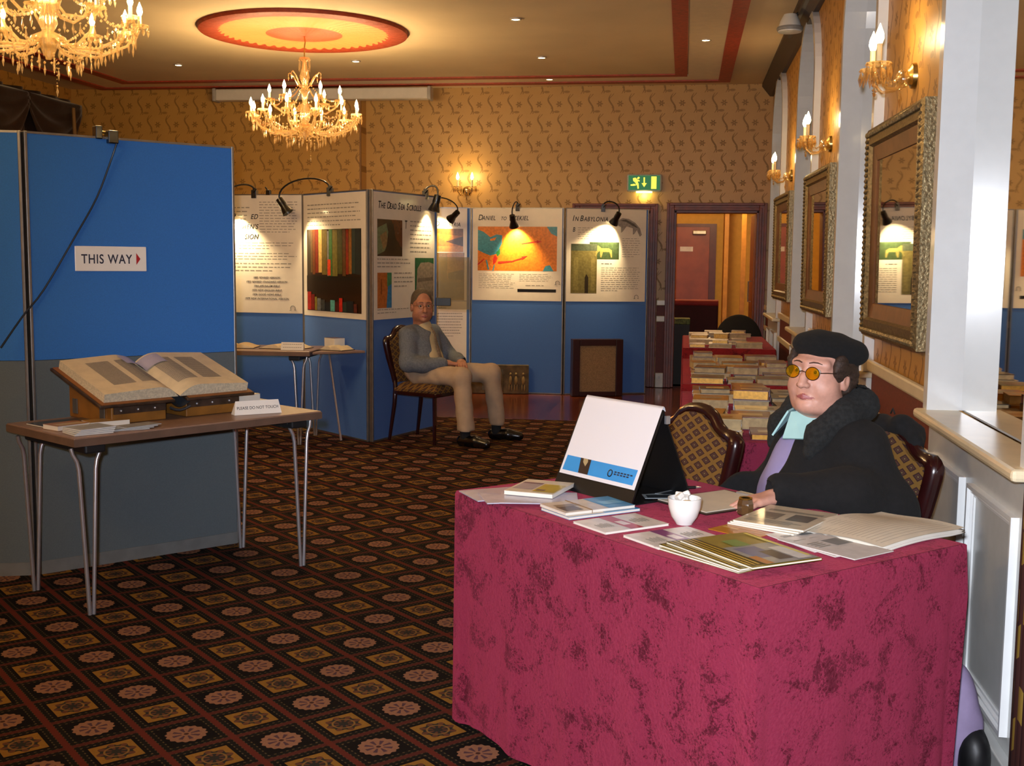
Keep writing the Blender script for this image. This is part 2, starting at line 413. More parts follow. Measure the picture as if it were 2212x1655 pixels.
struct('trim_7', G().prism([(WX, HC-.14), (WX-.04, HC-.14), (WX-.13, HC-.03), (WX-.13, HC), (WX, HC)][::-1], 'y', BY, FY), mat('dark_cornice', '2a1a12', .5), 'dark cornice along the mirror wall')
# door openings with dark mahogany architraves
def architrave(name, x0, x1, zt, w=.085):
    g = G()
    for k, (o, p, d) in enumerate(((0, w, .03), (.0, .03, .045), (.055, w, .05))):
        g.box((x0-p, FY-d, 0), (x0-o, FY, zt+p)); g.box((x1+o, FY-d, 0), (x1+p, FY, zt+p)); g.box((x0-o, FY-d, zt+o), (x1+o, FY, zt+p))
    g.box((x0-.005, FY, 0), (x0+.03, FY+.2, zt)); g.box((x1-.03, FY, 0), (x1+.005, FY+.2, zt)); g.box((x0, FY, zt-.03), (x1, FY+.2, zt+.005))
    return struct(name, g, m_wood, 'dark mahogany door surround in the end wall', bevel=.005)
architrave('door_1', -.13, .83, 2.05)
d2 = architrave('door_2', -1.22, -.40, 2.04)
obj('door_leaf', G().box((-1.19, FY+.05, .01), (-.43, FY+.09, 2.0)), mat('grey_blue_door', '6c7078', .3), d2)
# hallway behind the open door
struct('floor_hall', G().box((-1.4, FY+.2, -.06), (2.2, 17.6, -.004)), mat('hall_carpet', '4a241c', .9, var=.3, vs=40))
struct('ceiling_hall', G().box((-1.4, FY+.2, 2.75), (2.2, 17.6, 2.85)), m_ceil)
struct('wall_hall_end', G().box((-1.4, 17.5, 0), (2.2, 17.6, 2.75)), m_hall, 'plain ochre wall at the end of the hallway')
g = G().box((1.05, FY+.2, 0), (1.15, 17.5, 2.75)); g.box((-1.4, FY+.2, 0), (-1.3, 17.5, 2.75)); struct('wall_hall_side', g, m_hall)
g = G(); g.box((-.36, 17.42, 0), (.46, 17.5, 2.03)); d3 = struct('door_3', g, mat('hall_door_frame', '5e2a18', .4), 'reddish veneer door with nameplate in the hallway')
obj('door_leaf', G().box((-.30, 17.39, .01), (.36, 17.43, 1.98)), m_halldoor, d3, bevel=.003)
obj('door_closer', G().cbox((.21, 17.36, 1.90), (.10, .03, .03)), mat('closer_silver', 'b9b296', .35, metal=.6), d3, bevel=.01)
obj('nameplate', G().box((-.07, 17.383, 1.62), (.12, 17.39, 1.69)), mat('pale_plate', 'cfc8b8', .3), d3)
obj('handle', G().box((-.25, 17.34, 1.02), (-.23, 17.37, 1.22)), m_brass, d3, bevel=.006)
g = G(); g.box((.56, 16.9, 0), (.62, 17.5, 2.75)); g.box((.74, 15.6, 0), (.80, 15.66, 2.5)); g.box((.86, 14.6, 0), (.93, 14.66, 2.3)); struct('trim_8', g, mat('ochre_post', 'c8923c', .5))
d4 = struct('door_4', G().box((.80, 13.75, .01), (.845, 14.6, 2.02)), mat('open_wood_door', '7c3d18', .35, var=.2, vs=7), 'wooden door leaf standing open inside the doorway')
obj('handle', G().tube([(.79, 13.95, 1.0), (.755, 13.95, 1.0), (.755, 13.95, 1.24), (.79, 13.95, 1.24)], .008, 6), m_chrome, d4)
light('hall_lamp', 'POINT', (.35, 15.3, 2.5), 42, size=.15)
# ================================================================== display panels and posters
m_blue = mat('blue_loop_nylon', '2f72c4', .85, var=.07, vs=300, bump=.2, bs=900, sheen=.2)
m_blue2 = mat('dusty_blue_loop_nylon', '3f6cb4', .85, var=.07, vs=300, bump=.2, bs=900, sheen=.2)
m_slate = mat('slate_loop_nylon', '5d676c', .9, var=.07, vs=300, bump=.2, bs=900)
m_rail = mat('aluminium_edge', '8d8a86', .35, metal=.8)
m_paper = mat('poster_white', 'e6dccb', .22, var=.02, coat=.5)
m_ink = mat('black_ink', '141414', .5, var=0)
m_inkg = mat('grey_ink', '8a8478', .6, var=0)
class Panel:
    def __init__(s, a, b, zt, um, lm, label, split=.985, group='hinged display panels'):
        s.a = Vector((a[0], a[1], 0)); d = Vector((b[0]-a[0], b[1]-a[1], 0)); s.w = d.length; s.rz = math.atan2(d.y, d.x); s.d = d.normalized(); s.n = Vector((s.d.y, -s.d.x, 0))
        s.t = thing('display_panel', label, 'display panel', s.a, s.rz, group)
        obj('upper_board', G().box((.014, -.012, split), (s.w-.014, .012, zt-.01)), um, s.t)
        obj('lower_board', G().box((.014, -.012, .012), (s.w-.014, .012, split-.002)), lm, s.t)
        for x in (.007, s.w-.007): obj('edge_post', G().box((x-.007, -.016, 0), (x+.007, .016, zt)), m_rail, s.t, bevel=.003)
        obj('top_rail', G().box((.014, -.014, zt-.01), (s.w-.014, .014, zt)), m_rail, s.t)
        obj('bottom_rail', G().box((.014, -.016, 0), (s.w-.014, .016, .012 if lm != m_slate else .06)), m_rail if lm != m_slate else mat('grey_kickboard', '6d6f6e', .7), s.t)
    def at(s, u, z, off=0): p = s.a+s.d*u+s.n*off; return Vector((p.x, p.y, z))
N1 = Panel((-2.90, 4.78), (-2.23, 5.52), 2.0, m_blue, m_slate, 'bright blue over grey display panel carrying the THIS WAY sign')
N0 = Panel((-3.86, 4.47), (-2.905, 4.775), 2.0, m_blue, m_slate, 'bright blue over grey display panel beside the THIS WAY panel')
M1 = Panel((-4.21, 9.60), (-3.21, 9.50), 2.0, m_blue2, m_blue2, 'blue display panel with the list of bible versions')
M2 = Panel((-3.205, 9.495), (-2.462, 8.84), 2.0, m_blue2, m_blue2, 'blue display panel with the bookshelf photograph poster')
M3 = Panel((-2.44, 8.83), (-2.13, 9.80), 2.0, m_blue2, m_blue2, 'blue display panel behind the seated man')
F4 = Panel((-3.30, 12.30), (-2.335, 12.545), 2.03, m_blue2, m_blue2, 'blue display panel with the Assyria poster')
F5 = Panel((-2.33, 12.55), (-1.295, 12.50), 2.03, m_blue2, m_blue2, 'blue display panel with the orange map poster')
F6 = Panel((-1.285, 12.50), (-.40, 12.80), 2.03, m_blue2, m_blue2, 'blue display panel by the doors with the Babylon poster')
PM = {}
def pm(c):
    if c not in PM: PM[c] = mat('print_'+c, c, .25, var=.18, vs=40, coat=.4)
    return PM[c]
class Poster:
    def __init__(s, p, u0, u1, z0, z1, label, group='exhibition posters'):
        s.p, s.w, s.h = p, u1-u0, z1-z0; base = p.at(u0, z0, .0125)
        s.t = thing('poster', label, 'poster', base, p.rz, group); s.k = 0
        obj('sheet', G().box((0, -.003, 0), (s.w, 0, s.h)), m_paper, s.t)
    def q(s, x, y, lay=1): return (x*s.w, -.003-.0007*lay, (1-y)*s.h)
    def pic(s, items, name='picture'):
        """items: (colour, polygon in sheet fractions); later ones lie on earlier ones"""
        g = G(); ms = []
        for i, (c, pl) in enumerate(items):
            if len(pl) == 4 and not isinstance(pl[0], tuple): x0, y0, x1, y1 = pl; pl = [(x0, y0), (x1, y0), (x1, y1), (x0, y1)]
            m = pm(c)
            if m not in ms: ms.append(m)
            g.mi = ms.index(m); pts = [s.q(x, y, 1+i*.25) for x, y in pl]
            a = sum(pl[k][0]*pl[(k+1) % len(pl)][1]-pl[(k+1) % len(pl)][0]*pl[k][1] for k in range(len(pl)))
            g.poly(pts[::-1] if a > 0 else pts)
        return obj(name, g, ms, s.t)
    def text(s, x, y, h, txt, shear=.25, align='LEFT', m=None, sx=.85, space=1.1): return letters('lettering', txt, h*s.h*1.38, m or m_ink, s.t, s.q(x, y, 2), shear=shear, align=align, sx=sx, space=space)
    def title(s, x, y, h, txt):
        """small capitals with larger initials, sloped"""
        cx = x
        for w in txt.split(' '):
            if w == 'TO': s.text(cx, y, h*.62, w, sx=.8); cx += h*s.h/s.w*1.5; continue
            s.text(cx, y, h, w[0], sx=.8); cx += h*s.h/s.w*(.72 if w[0] != 'I' else .42)
            s.text(cx, y, h*.78, w[1:], sx=.78); cx += h*s.h/s.w*(.62*len(w[1:])+.28)
    def lines(s, x0, y0, x1, y1, n, seed=1, th=.24, m=None):
        g = G(); r = random.Random(seed); dy = (y1-y0)/n
        for i in range(n):
            x = x0; y = y0+i*dy; e = x1-(r.random()*.12*(x1-x0) if i < n-1 else r.random()*.6*(x1-x0))
            while x < e:
                w = min(r.uniform(.018, .06), e-x)
                g.poly([s.q(x, y+dy*th), s.q(x+w, y+dy*th), s.q(x+w, y), s.q(x, y)]); x += w+.012
        return obj('body_text', g, m or m_inkg, s.t)
    def omega(s, x, y, r=.022):
        g = G(); pts = [(x*s.w+r*math.sin(a), -.0045, (1-y)*s.h-r*math.cos(a)) for a in [PI*(.22+1.56*i/12) for i in range(13)]]
        pts = [(pts[0][0]+r*.7, pts[0][1], pts[0][2])]+pts+[(pts[-1][0]-r*.7, pts[-1][1], pts[-1][2])]
        g.tube(pts, .0032, 5); return obj('omega_mark', g, m_inkg, s.t)
# versions list
P = Poster(M1, .01, .99, .985, 1.99, 'white text poster listing bible versions by year'); 
for y, t in ((.20, 'ED'), (.285, "MEN'S"), (.37, 'SION')): P.text(.585, y, .042, t, align='RIGHT', shear=.3, sx=.9)
P.lines(.05, .10, .52, .36, 8, 3); P.lines(.60, .055, .97, .33, 12, 4); P.lines(.40, .40, .97, .47, 3, 5); P.lines(.1, .49, .97, .56, 3, 6); P.lines(.1, .575, .93, .665, 3, 7)
for i, t in enumerate(('1885 REVISED VERSION', '1952 REVISED STANDARD VERSION', '1966 JERUSALEM BIBLE', '1970 NEW ENGLISH BIBLE', '1976 GOOD NEWS BIBLE', '1979 NEW INTERNATIONAL VERSION')):
    P.text(.66, .705+i*.036, .017, t, align='CENTER', shear=.3, sx=.95, m=m_ink)
P.omega(.91, .955)
# bookshelf photograph
P = Poster(M2, .01, .99, .975, 1.985, 'white poster with a large photograph of books on shelves')
P.lines(.07, .08, .93, .28, 6, 11)
r = random.Random(4); it = [('2a170c', (.06, .285, .92, .955))]
x = .065
for c, w, top in (('33291a', .05, .285), ('5a4222', .03, .29), ('6d3a17', .04, .285), ('7a2412', .05, .285), ('c9a35a', .055, .285), ('6b5a28', .08, .29), ('7f7b78', .025, .30), ('3e6b35', .05, .285), ('71672d', .08, .29), ('4b4a22', .07, .285), ('5b3d1c', .05, .29), ('8a2a17', .04, .29), ('8f5a22', .045, .285), ('2a3a33', .05, .285), ('1f2a2a', .08, .29)):
    it.append((c, (x, top, x+w, .655+r.uniform(-.02, .03)))); x += w+.004
it += [('d2421f', (.40, .53, .45, .66)), ('14100c', (.06, .665, .92, .78)), ('21140d', (.06, .70, .92, .80))]
x = .07
for c, w, top in (('b01f1a', .06, .80), ('7d1714', .05, .82), ('8a7a2c', .035, .84), ('6a6f72', .06, .85), ('3a3f3f', .06, .86), ('20242a', .08, .88), ('58a09a', .07, .86), ('4a1d1a', .06, .87), ('c32a1e', .05, .84), ('2e3a33', .06, .87), ('1d2428', .10, .86), ('5a2a20', .05, .88)):
    it.append((c, (x, top, min(x+w, .915), .95))); x += w+.005
P.pic(it)
# the dead sea scrolls
P = Poster(M3, .01, .97, .975, 1.985, 'white poster titled The Dead Sea Scrolls with cave photograph')
P.title(.07, .125, .058, 'THE DEAD SEA SCROLLS')
P.pic([('3b2a18', (.06, .21, .45, .50)), ('6b7a55', [(.06, .28), (.2, .24), (.25, .36), (.17, .46), (.06, .49)]), ('8a7448', [(.1, .34), (.2, .3), (.23, .4), (.15, .45)]), ('5c3218', [(.28, .21), (.45, .21), (.45, .44), (.35, .36)]), ('1a1009', [(.24, .26), (.31, .24), (.36, .44), (.24, .48), (.2, .42)])])
P.text(.49, .275, .07, 'T', shear=.1, sx=.6); P.lines(.58, .21, .94, .49, 8, 21); P.lines(.06, .52, .62, .61, 3, 22); P.lines(.32, .63, .64, .77, 4, 23); P.lines(.06, .92, .60, .97, 2, 24)
P.pic([('b5672c', (.06, .63, .28, .91)), ('3d7f57', (.21, .63, .28, .74)), ('2d78a8', [(.22, .74), (.28, .72), (.28, .91), (.20, .91)]), ('8a4a1e', (.11, .68, .13, .8))])
P.pic([('1e5b3b', (.66, .51, .985, .965)), ('8f8271', [(.70, .60), (.76, .55), (.9, .545), (.985, .56), (.985, .96), (.69, .96), (.68, .8)]), ('6d6257', [(.71, .68), (.97, .67), (.97, .70), (.71, .71)]), ('75695c', [(.70, .8), (.97, .79), (.97, .83), (.70, .84)])])
# Assyria
P = Poster(F4, .01, .955, 1.01, 2.02, 'white poster about Assyria with sandy brown photographs')
P.title(.62, .195, .055, 'OF ASSYRIA'); P.lines(.06, .10, .56, .5, 14, 31)
P.pic([('a86a1e', (.63, .22, .955, .47)), ('7a5218', [(.63, .22), (.955, .22), (.955, .30), (.63, .27)]), ('4b3515', [(.75, .36), (.955, .30), (.955, .41)]), ('c08430', (.63, .41, .955, .47))])
P.pic([('7b5f2c', (.55, .48, .97, .995)), ('9a6a1c', (.77, .48, .96, .77)), ('5d4a28', [(.78, .70), (.96, .66), (.96, .77), (.78, .77)]), ('6d5a38', (.6, .80, .97, .97))])
P = Poster(F4, .585, .955, .34, 1.005, 'narrow white text sheet about other inscriptions below Assyria poster')
P.text(.05, .07, .026, 'OTHER', shear=.3); P.text(.05, .125, .026, 'INSCRIPTIONS', shear=.3, sx=.75); P.lines(.05, .2, .9, .62, 9, 41, th=.25)
# map
P = Poster(F5, .02, 1.015, 1.02, 2.02, 'white poster titled Daniel to Ezekiel with an orange and blue map')
P.title(.06, .125, .062, 'DANIEL TO EZEKIEL')
bl, og = '3f8a9c', 'd97a22'
P.pic([(og, (.06, .195, .945, .675)), (bl, [(.06, .23), (.12, .25), (.2, .31), (.27, .28), (.335, .29), (.33, .38), (.30, .44), (.28, .49), (.2, .51), (.12, .48), (.06, .45)]), (og, [(.2, .33), (.27, .31), (.25, .345), (.2, .35)]),
       (bl, [(.83, .195), (.945, .195), (.945, .30), (.88, .27)]), (bl, [(.79, .675), (.82, .62), (.87, .61), (.91, .675)]), (bl, [(.15, .56), (.165, .56), (.19, .66), (.175, .67)]), (bl, [(.225, .675), (.245, .61), (.255, .61), (.24, .675)]),
       ('c8321f', [(.23, .55), (.255, .50), (.285, .54), (.265, .585), (.235, .61)]), ('2f7a3c', [(.265, .48), (.31, .43), (.315, .49), (.285, .52)]), ('c8321f', [(.29, .575), (.45, .565), (.56, .53), (.55, .52), (.62, .51), (.56, .555), (.56, .545), (.44, .58), (.29, .60)]),
       ('c8321f', [(.06, .60), (.13, .545), (.14, .55), (.06, .62)]), ('c8321f', [(.55, .375), (.72, .35), (.72, .34), (.78, .355), (.72, .375), (.72, .365), (.55, .385)])], 'map_picture')
P.lines(.07, .71, .48, .88, 9, 51, th=.2); P.lines(.53, .71, .90, .80, 5, 52, th=.2); P.pic([('15100e', (.51, .872, .94, .905))], 'timeline'); P.lines(.6, .83, .92, .86, 1, 53); P.omega(.955, .80)
# Babylon
P = Poster(F6, .01, .905, 1.02, 2.02, 'white poster titled In Babylonia with gate and lion photographs')
P.title(.07, .13, .062, 'IN BABYLONIA'); P.text(.075, .245, .05, 'B', shear=.2, sx=.7); P.lines(.14, .2, .40, .34, 6, 61, th=.22)
P.pic([('4d4a33', (.06, .375, .385, .91)), ('6b6238', [(.06, .45), (.385, .45), (.385, .91), (.06, .91)]), ('48503f', (.06, .375, .385, .45)), ('2a241a', [(.235, .91), (.235, .74), (.255, .70), (.28, .74), (.28, .91)]), ('7a6f40', (.09, .52, .15, .88)), ('7a6f40', (.31, .52, .36, .88))])
P.pic([('3a4a2f', (.29, .355, .66, .54)), ('8d8448', [(.36, .50), (.38, .43), (.36, .40), (.40, .39), (.44, .42), (.53, .42), (.57, .44), (.575, .52), (.56, .52), (.54, .46), (.46, .46), (.44, .52), (.425, .52), (.42, .45), (.39, .47), (.375, .52)])])
P.pic([('9a9188', [(.63, .12), (.70, .09), (.78, .10), (.86, .14), (.92, .20), (.945, .27), (.92, .29), (.88, .22), (.85, .26), (.83, .27), (.83, .2), (.75, .18), (.70, .24), (.68, .25), (.68, .19), (.64, .17)]), ('55504a', [(.66, .12), (.74, .105), (.84, .15), (.9, .2), (.84, .18), (.74, .13)])], 'lion_drawing')
P.lines(.70, .31, .93, .53, 9, 62, th=.2); P.lines(.44, .585, .62, .61, 1, 63, m=m_ink); P.lines(.44, .63, .94, .90, 12, 64, th=.22); P.omega(.89, .95)
# THIS WAY sign on the near panel
s = thing('direction_sign', 'white THIS WAY sign with a red arrow on blue panel', 'sign', N1.at(.205, 1.385, .0125), N1.rz)
obj('plate', G().box((0, -.006, 0), (.335, 0, .115)), mat('sign_white', 'efece6', .3, var=.02), s, bevel=.004)
letters('lettering', 'THIS WAY', .060, mat('navy_print', '20233a', .5, var=0), s, (.028, -.0065, .036), sx=.78, space=1.12)
obj('arrow', G().poly([(.285, -.0068, .03), (.305, -.0068, .058), (.285, -.0068, .086)]), mat('sign_red', 'b02028', .4, var=.05), s)
# acrylic sheet clipped to the edge of the scrolls panel
a = thing('acrylic_sheet', 'brown tinted clear acrylic sheet beside the scrolls panel', 'acrylic sheet', M3.at(.97, 1.03, .03), .12)
t = T('tinted_acrylic'); t.set(Base_Color=lin('9a8a60'), Roughness=.08, Alpha=.42); obj('sheet', G().box((.02, -.002, 0), (.29, .002, .45)), t.mat, a)
obj('clip', G().box((.0, -.012, .03), (.13, .012, .10)), m_black, a, bevel=.004)

# ================================================================== gooseneck clamp lamps
m_lampb = mat('black_enamel', '0d0c0c', .3, var=.1, coat=.3)
m_glow = mat('lamp_glow', 'fff0c8', .5, var=0, emit=14, ecol='ffe0a0')
def clamp_lamp(label, base, head, aim, watts, lift=.12, lit=True, cone=95):
    base, head, aim = Vector(base), Vector(head), Vector(aim); t = thing('clamp_lamp', label, 'lamp', base, 0, 'clamp lamps on the display panels')
    g = G().cbox((0, 0, -.012), (.022, .03, .035)); g.cbox((0, 0, .028), (.014, .014, .012)); g.tube([(.0, -.03, .0), (.035, -.05, .03)], .006, 6); obj('clamp', g, m_lampb, t, bevel=.004)
    h = head-base; d = (aim-head).normalized(); c1 = Vector((h.x*.2, h.y*.2, lift)); c2 = h-d*.16+Vector((0, 0, lift*.45)); p0, p3 = Vector((0, 0, .03)), h-d*.055
    pts = [p0*(1-u)**3+c1*3*u*(1-u)**2+c2*3*u*u*(1-u)+p3*u**3 for u in [i/14 for i in range(15)]]
    obj('neck', G().tube(pts, .0075, 7), m_lampb, t, smooth=True)
    Q = d.to_track_quat('Z', 'Y').to_matrix().to_4x4(); Q.translation = h
    obj('shade', G().lathe([(.012, -.075), (.03, -.07), (.033, -.01), (.03, .0), (.05, .055), (.052, .07), (.046, .068), (.028, .0), (.02, -.02)], 18, M=Q), m_lampb, t, smooth=True)
    if lit:
        b = G(); b.ball((0, 0, .03), (.026, .026, .024), 10, 6); b.v = [tuple(Q @ Vector(v)) for v in b.v]; obj('bulb', b, m_glow, t, smooth=True)
        light('lamp_beam', 'SPOT', h+d*.075, watts, (1, .76, .42), t, size=.02, aim=h+d, cone=cone, blend=.7)
    return t
clamp_lamp('black gooseneck lamp shining on the versions poster', M1.at(.55, 2.012), M1.at(.36, 1.86, .14), M1.at(.42, 1.62, .0), 45)
clamp_lamp('large black gooseneck lamp stretched over the bookshelf poster', M2.at(.42, 2.012), M2.at(.04, 1.89, .22), M2.at(.18, 1.62, .1), 14, lift=.17)
clamp_lamp('black clamp lamp lit above the Dead Sea Scrolls title', M3.at(.84, 2.012), M3.at(.86, 1.93, .09), M3.at(.80, 1.55, .01), 14, lift=.07)
clamp_lamp('black gooseneck lamp hooked over the Assyria poster', F4.at(.52, 2.04), F4.at(.80, 1.93, .22), F4.at(.60, 1.72, .0), 24, lift=.16)
clamp_lamp('black clamp lamp shining on the orange map', F5.at(.52, 2.04), F5.at(.50, 1.88, .16), F5.at(.52, 1.60, .0), 48, lift=.09)
clamp_lamp('black clamp lamp shining on the Babylon poster', F6.at(.42, 2.04), F6.at(.52, 1.92, .17), F6.at(.42, 1.66, .0), 50, lift=.10)
t = thing('lamp_clip', 'small black clip on top of the versions panel', 'clip', M1.at(.68, 2.0), M1.rz)
obj('clip_body', G().cbox((0, 0, .012), (.02, .016, .022)), m_lampb, t, bevel=.004); obj('clip_lever', G().tube([(0, 0, .02), (-.03, 0, .06)], .006, 6), m_lampb, t)
t = thing('cable_clamp', 'black clamp with dangling cable on top of the THIS WAY panel', 'clamp', N1.at(.36, 2.0), N1.rz)
obj('clamp_body', G().cbox((.03, -.01, .0), (.024, .03, .03)), m_lampb, t, bevel=.005); obj('clamp_jaw', G().cbox((-.03, .0, .018), (.016, .025, .03)), m_lampb, t, bevel=.005); obj('screw', G().tube([(-.02, 0, .02), (.02, 0, .02)], .008, 8), m_brass, t)
cb = [(.04, -.045, -.03), (.02, -.03, -.10), (-.05, -.022, -.28), (-.16, -.022, -.47), (-.30, -.022, -.70), (-.40, -.03, -.82), (-.52, -.05, -.98)]
sm = []
for i in range(len(cb)-1):
    p0, p1, p2, p3 = [Vector(cb[min(max(i+k, 0), len(cb)-1)]) for k in (-1, 0, 1, 2)]
    for u in (0, .25, .5, .75): sm.append(.5*((2*p1)+(p2-p0)*u+(2*p0-5*p1+4*p2-p3)*u*u+(3*p1-p0-3*p2+p3)*u**3))
obj('cable', G().tube(sm, .0042, 6), m_black, t, smooth=True)
# ================================================================== lights hung from ceiling and walls
t = T('cut_crystal'); gl = t.n.new('ShaderNodeBsdfGlossy'); gl.inputs['Roughness'].default_value = .12; gl.inputs['Color'].default_value = (1, .87, .64, 1)
tr = t.n.new('ShaderNodeBsdfTransparent'); tr.inputs['Color'].default_value = (1, .95, .85, 1); df = t.n.new('ShaderNodeBsdfTranslucent'); df.inputs['Color'].default_value = (.88, .66, .36, 1)
m1 = t.n.new('ShaderNodeMixShader'); m1.inputs[0].default_value = .3; t.l.new(gl.outputs[0], m1.inputs[1]); t.l.new(df.outputs[0], m1.inputs[2])
m2 = t.n.new('ShaderNodeMixShader'); m2.inputs[0].default_value = .45; t.l.new(m1.outputs[0], m2.inputs[1]); t.l.new(tr.outputs[0], m2.inputs[2]); t.l.new(m2.outputs[0], t.out.inputs[0])
m_cry = t.mat
m_sleeve = mat('ivory_candle_sleeve', 'f0dfae', .5, var=.03)
m_bulb = mat('candle_bulb', 'fff2cf', .4, var=0, emit=22, ecol='ffe2a8')
BULB = [(0, 0), (.010, .004), (.0165, .022), (.014, .042), (.006, .062), (.001, .076)]
def pendant(g, x, y, z, l=.05, r=.008):
    g.bead((x, y, z-.006), .007); g.bead((x, y, z-.012-l*.5), r, l*.55)
def swag(g, a, b, sag, n, r=.009):
    for i in range(n+1):
        u = i/n; p = Vector(a).lerp(Vector(b), u); g.bead((p.x, p.y, p.z-sag*4*u*(1-u)), r, r*1.15)
def chandelier(label, x, y, watts):
    t = thing('chandelier', label, 'chandelier', (x, y, HC), 0, 'crystal chandeliers')
    obj('canopy', G().lathe([(.06, 0), (.055, -.03), (.03, -.045), (.012, -.05)], 20), m_brass, t, smooth=True)
    obj('chain', G().tube([(0, 0, -.045), (.008, 0, -.10), (0, 0, -.15), (0, 0, -.24)], .006, 6), m_brass, t)
    obj('stem', G().lathe([(.012, -.23), (.045, -.235), (.05, -.25), (.02, -.27), (.025, -.32), (.045, -.40), (.03, -.46), (.018, -.49), (.05, -.52), (.03, -.55), (.022, -.62), (.04, -.70), (.05, -.76), (.03, -.80), (.09, -.83), (.10, -.85), (.05, -.87), (.03, -.92), (.012, -.95)], 16), m_cry, t, smooth=True)
    cr = G()
    for k in range(6):                                            # little crown of curled rods
        a = 2*PI*k/6; c, s_ = math.cos(a), math.sin(a)
        cr.tube([(c*r, s_*r, z) for r, z in ((.02, -.50), (.06, -.47), (.10, -.40), (.135, -.365), (.15, -.375))], .006, 6); pendant(cr, c*.15, s_*.15, -.378, .045)
        pendant(cr, c*.05, s_*.05, -.25, .10, .005)
    obj('crown', cr, m_cry, t)
    ends = []
    for tier, (n, R, zt, zb, ph) in enumerate(((6, .31, -.565, -.62, .25), (12, .475, -.70, -.80, .0))):
        for k in range(n):
            a = 2*PI*k/n+ph; c, s_ = math.cos(a), math.sin(a); d = 0
            prof = [(.04, zb-.02), (R*.3, zb-.09), (R*.6, zb-.10), (R*.85, zb-.05), (R, zt-.045)]
            g = G().tube([(c*r, s_*r, z) for r, z in prof], [.009, .009, .009, .008, .008], 6)
            arm = obj('arm', g, m_cry, t, smooth=True)
            pan = G().lathe([(.008, zt-.05), (.04, zt-.04), (.048, zt-.03), (.044, zt-.03), (.01, zt-.04)], 12, (c*R, s_*R, 0))
            for q in range(8): b = 2*PI*q/8; pendant(pan, c*R+.046*math.cos(b), s_*R+.046*math.sin(b), zt-.032, .05 if q % 2 else .035)
            obj('drip_pan', pan, m_cry, arm)
            obj('candle_sleeve', G().lathe([(.011, zt-.04), (.011, zt+.02)], 10, (c*R, s_*R, 0)), m_sleeve, arm)
            obj('bulb', G().lathe(BULB, 10, (c*R, s_*R, zt+.02)), m_bulb, arm, smooth=True)
            if tier and k % 2 == 0: light('candle_light', 'POINT', (c*R, s_*R, zt+.055), watts, parent=t, size=.03)
            ends.append((c*R, s_*R, zt-.035))
    bd = G(); lo = ends[6:]
    for k in range(12):
        swag(bd, lo[k], lo[(k+1) % 12], .07, 13); a = Vector(lo[k]); swag(bd, a, (a.x*.2, a.y*.2, -.87), .05, 18, .008)
        m = (a+Vector(lo[(k+1) % 12]))/2; pendant(bd, m.x, m.y, a.z-.08, .06)
    for k in range(6): swag(bd, ends[k], (ends[k][0]*.15, ends[k][1]*.15, -.46), .06, 18, .008); swag(bd, ends[k], ends[(k+1) % 6], .07, 12)
    for ring, (R, z, n) in enumerate(((.45, -.80, 36), (.36, -.86, 28), (.27, -.91, 22), (.16, -.95, 14))):
        for k in range(n): a = 2*PI*k/n; pendant(bd, R*math.cos(a), R*math.sin(a), z+.02*math.sin(3*a), .06)
        for k in range(n*2): a = PI*k/n; bd.bead((R*math.cos(a), R*math.sin(a), z+.008), .009)
    for i in range(8): bd.bead((.06, -.03, -.96-i*.02), .004)
    pendant(bd, .06, -.03, -1.09, .05)
    tag(obj('crystal_drops', bd, m_cry, t), kind='stuff')
    return t
ch1 = chandelier('crystal chandelier below the red and cream ceiling rose', -3.385, 10.07, 24)
ch2 = chandelier('crystal chandelier hanging over the space before the THIS WAY panel', -3.44, 5.95, 24)
ch_fill = dup(ch2, (-3.44, 1.83, HC), None, 'unseen crystal chandelier added behind the camera as fill light')  # extra chandelier out of view, added to brighten the near panel and ceiling
# ceiling rose
t = T('rose_plaster'); x, y, z = t.xyz(); r = (x*x+y*y).sqrt(); th = y.atan2(x); n = t.noise(38, 4)
rim = r > ((th*48.0).cos()*.012+.735); hub = r < .335
c = t.mix(rim, lin('a98446'), t.mix(n, lin('6e2010'), lin('a8441f'))); c = t.mix(hub, c, t.mix(n, lin('8e2e14'), lin('b5501f')))
t.set(Base_Color=c, Roughness=.6); t.bump(n+(th*48.0).sin()*.4, .5, .008)
ro = struct('trim_9', G().lathe([(.92, 0), (.91, -.03), (.86, -.042), (.74, -.03), (.72, -.018), (.36, -.02), (.34, -.035), (.20, -.045), (.05, -.05), (0, -.05)][::-1], 72), t.mat, 'round red and cream plaster ceiling rose', smooth=True)
ro.location = (-3.385, 10.07, HC)
# recessed downlights
for i, (x, y, l) in enumerate(((-5.29, 11.66, 'recessed ceiling spotlight between chandelier rose and curtained wall'), (-3.36, 11.61, 'recessed ceiling spotlight behind the chandelier rose'), (-1.444, 9.75, 'recessed ceiling spotlight before the red ceiling band, in front of the exit sign'), (-1.45, 11.57, 'recessed ceiling spotlight above the orange map poster'), (-1.53, 12.93, 'recessed ceiling spotlight in the pale strip by the end wall'), (.141, 10.81, 'recessed ceiling spotlight in the pale strip beside the mirror wall'))):
    d = thing('downlight', l, 'spotlight', (x, y, HC), 0, 'recessed ceiling spotlights')
    obj('rim', G().lathe([(.048, 0), (.048, -.011), (.04, -.0135), (.034, -.008), (.034, 0)], 20), m_chrome, d, smooth=True); obj('lens', G().lathe([(.034, -.009), (0, -.011)], 16), m_glow, d)
    light('spot_beam', 'SPOT', (0, 0, -.03), 10, (1, .72, .4), d, size=.03, aim=(0, 0, -1), cone=80, blend=.8)
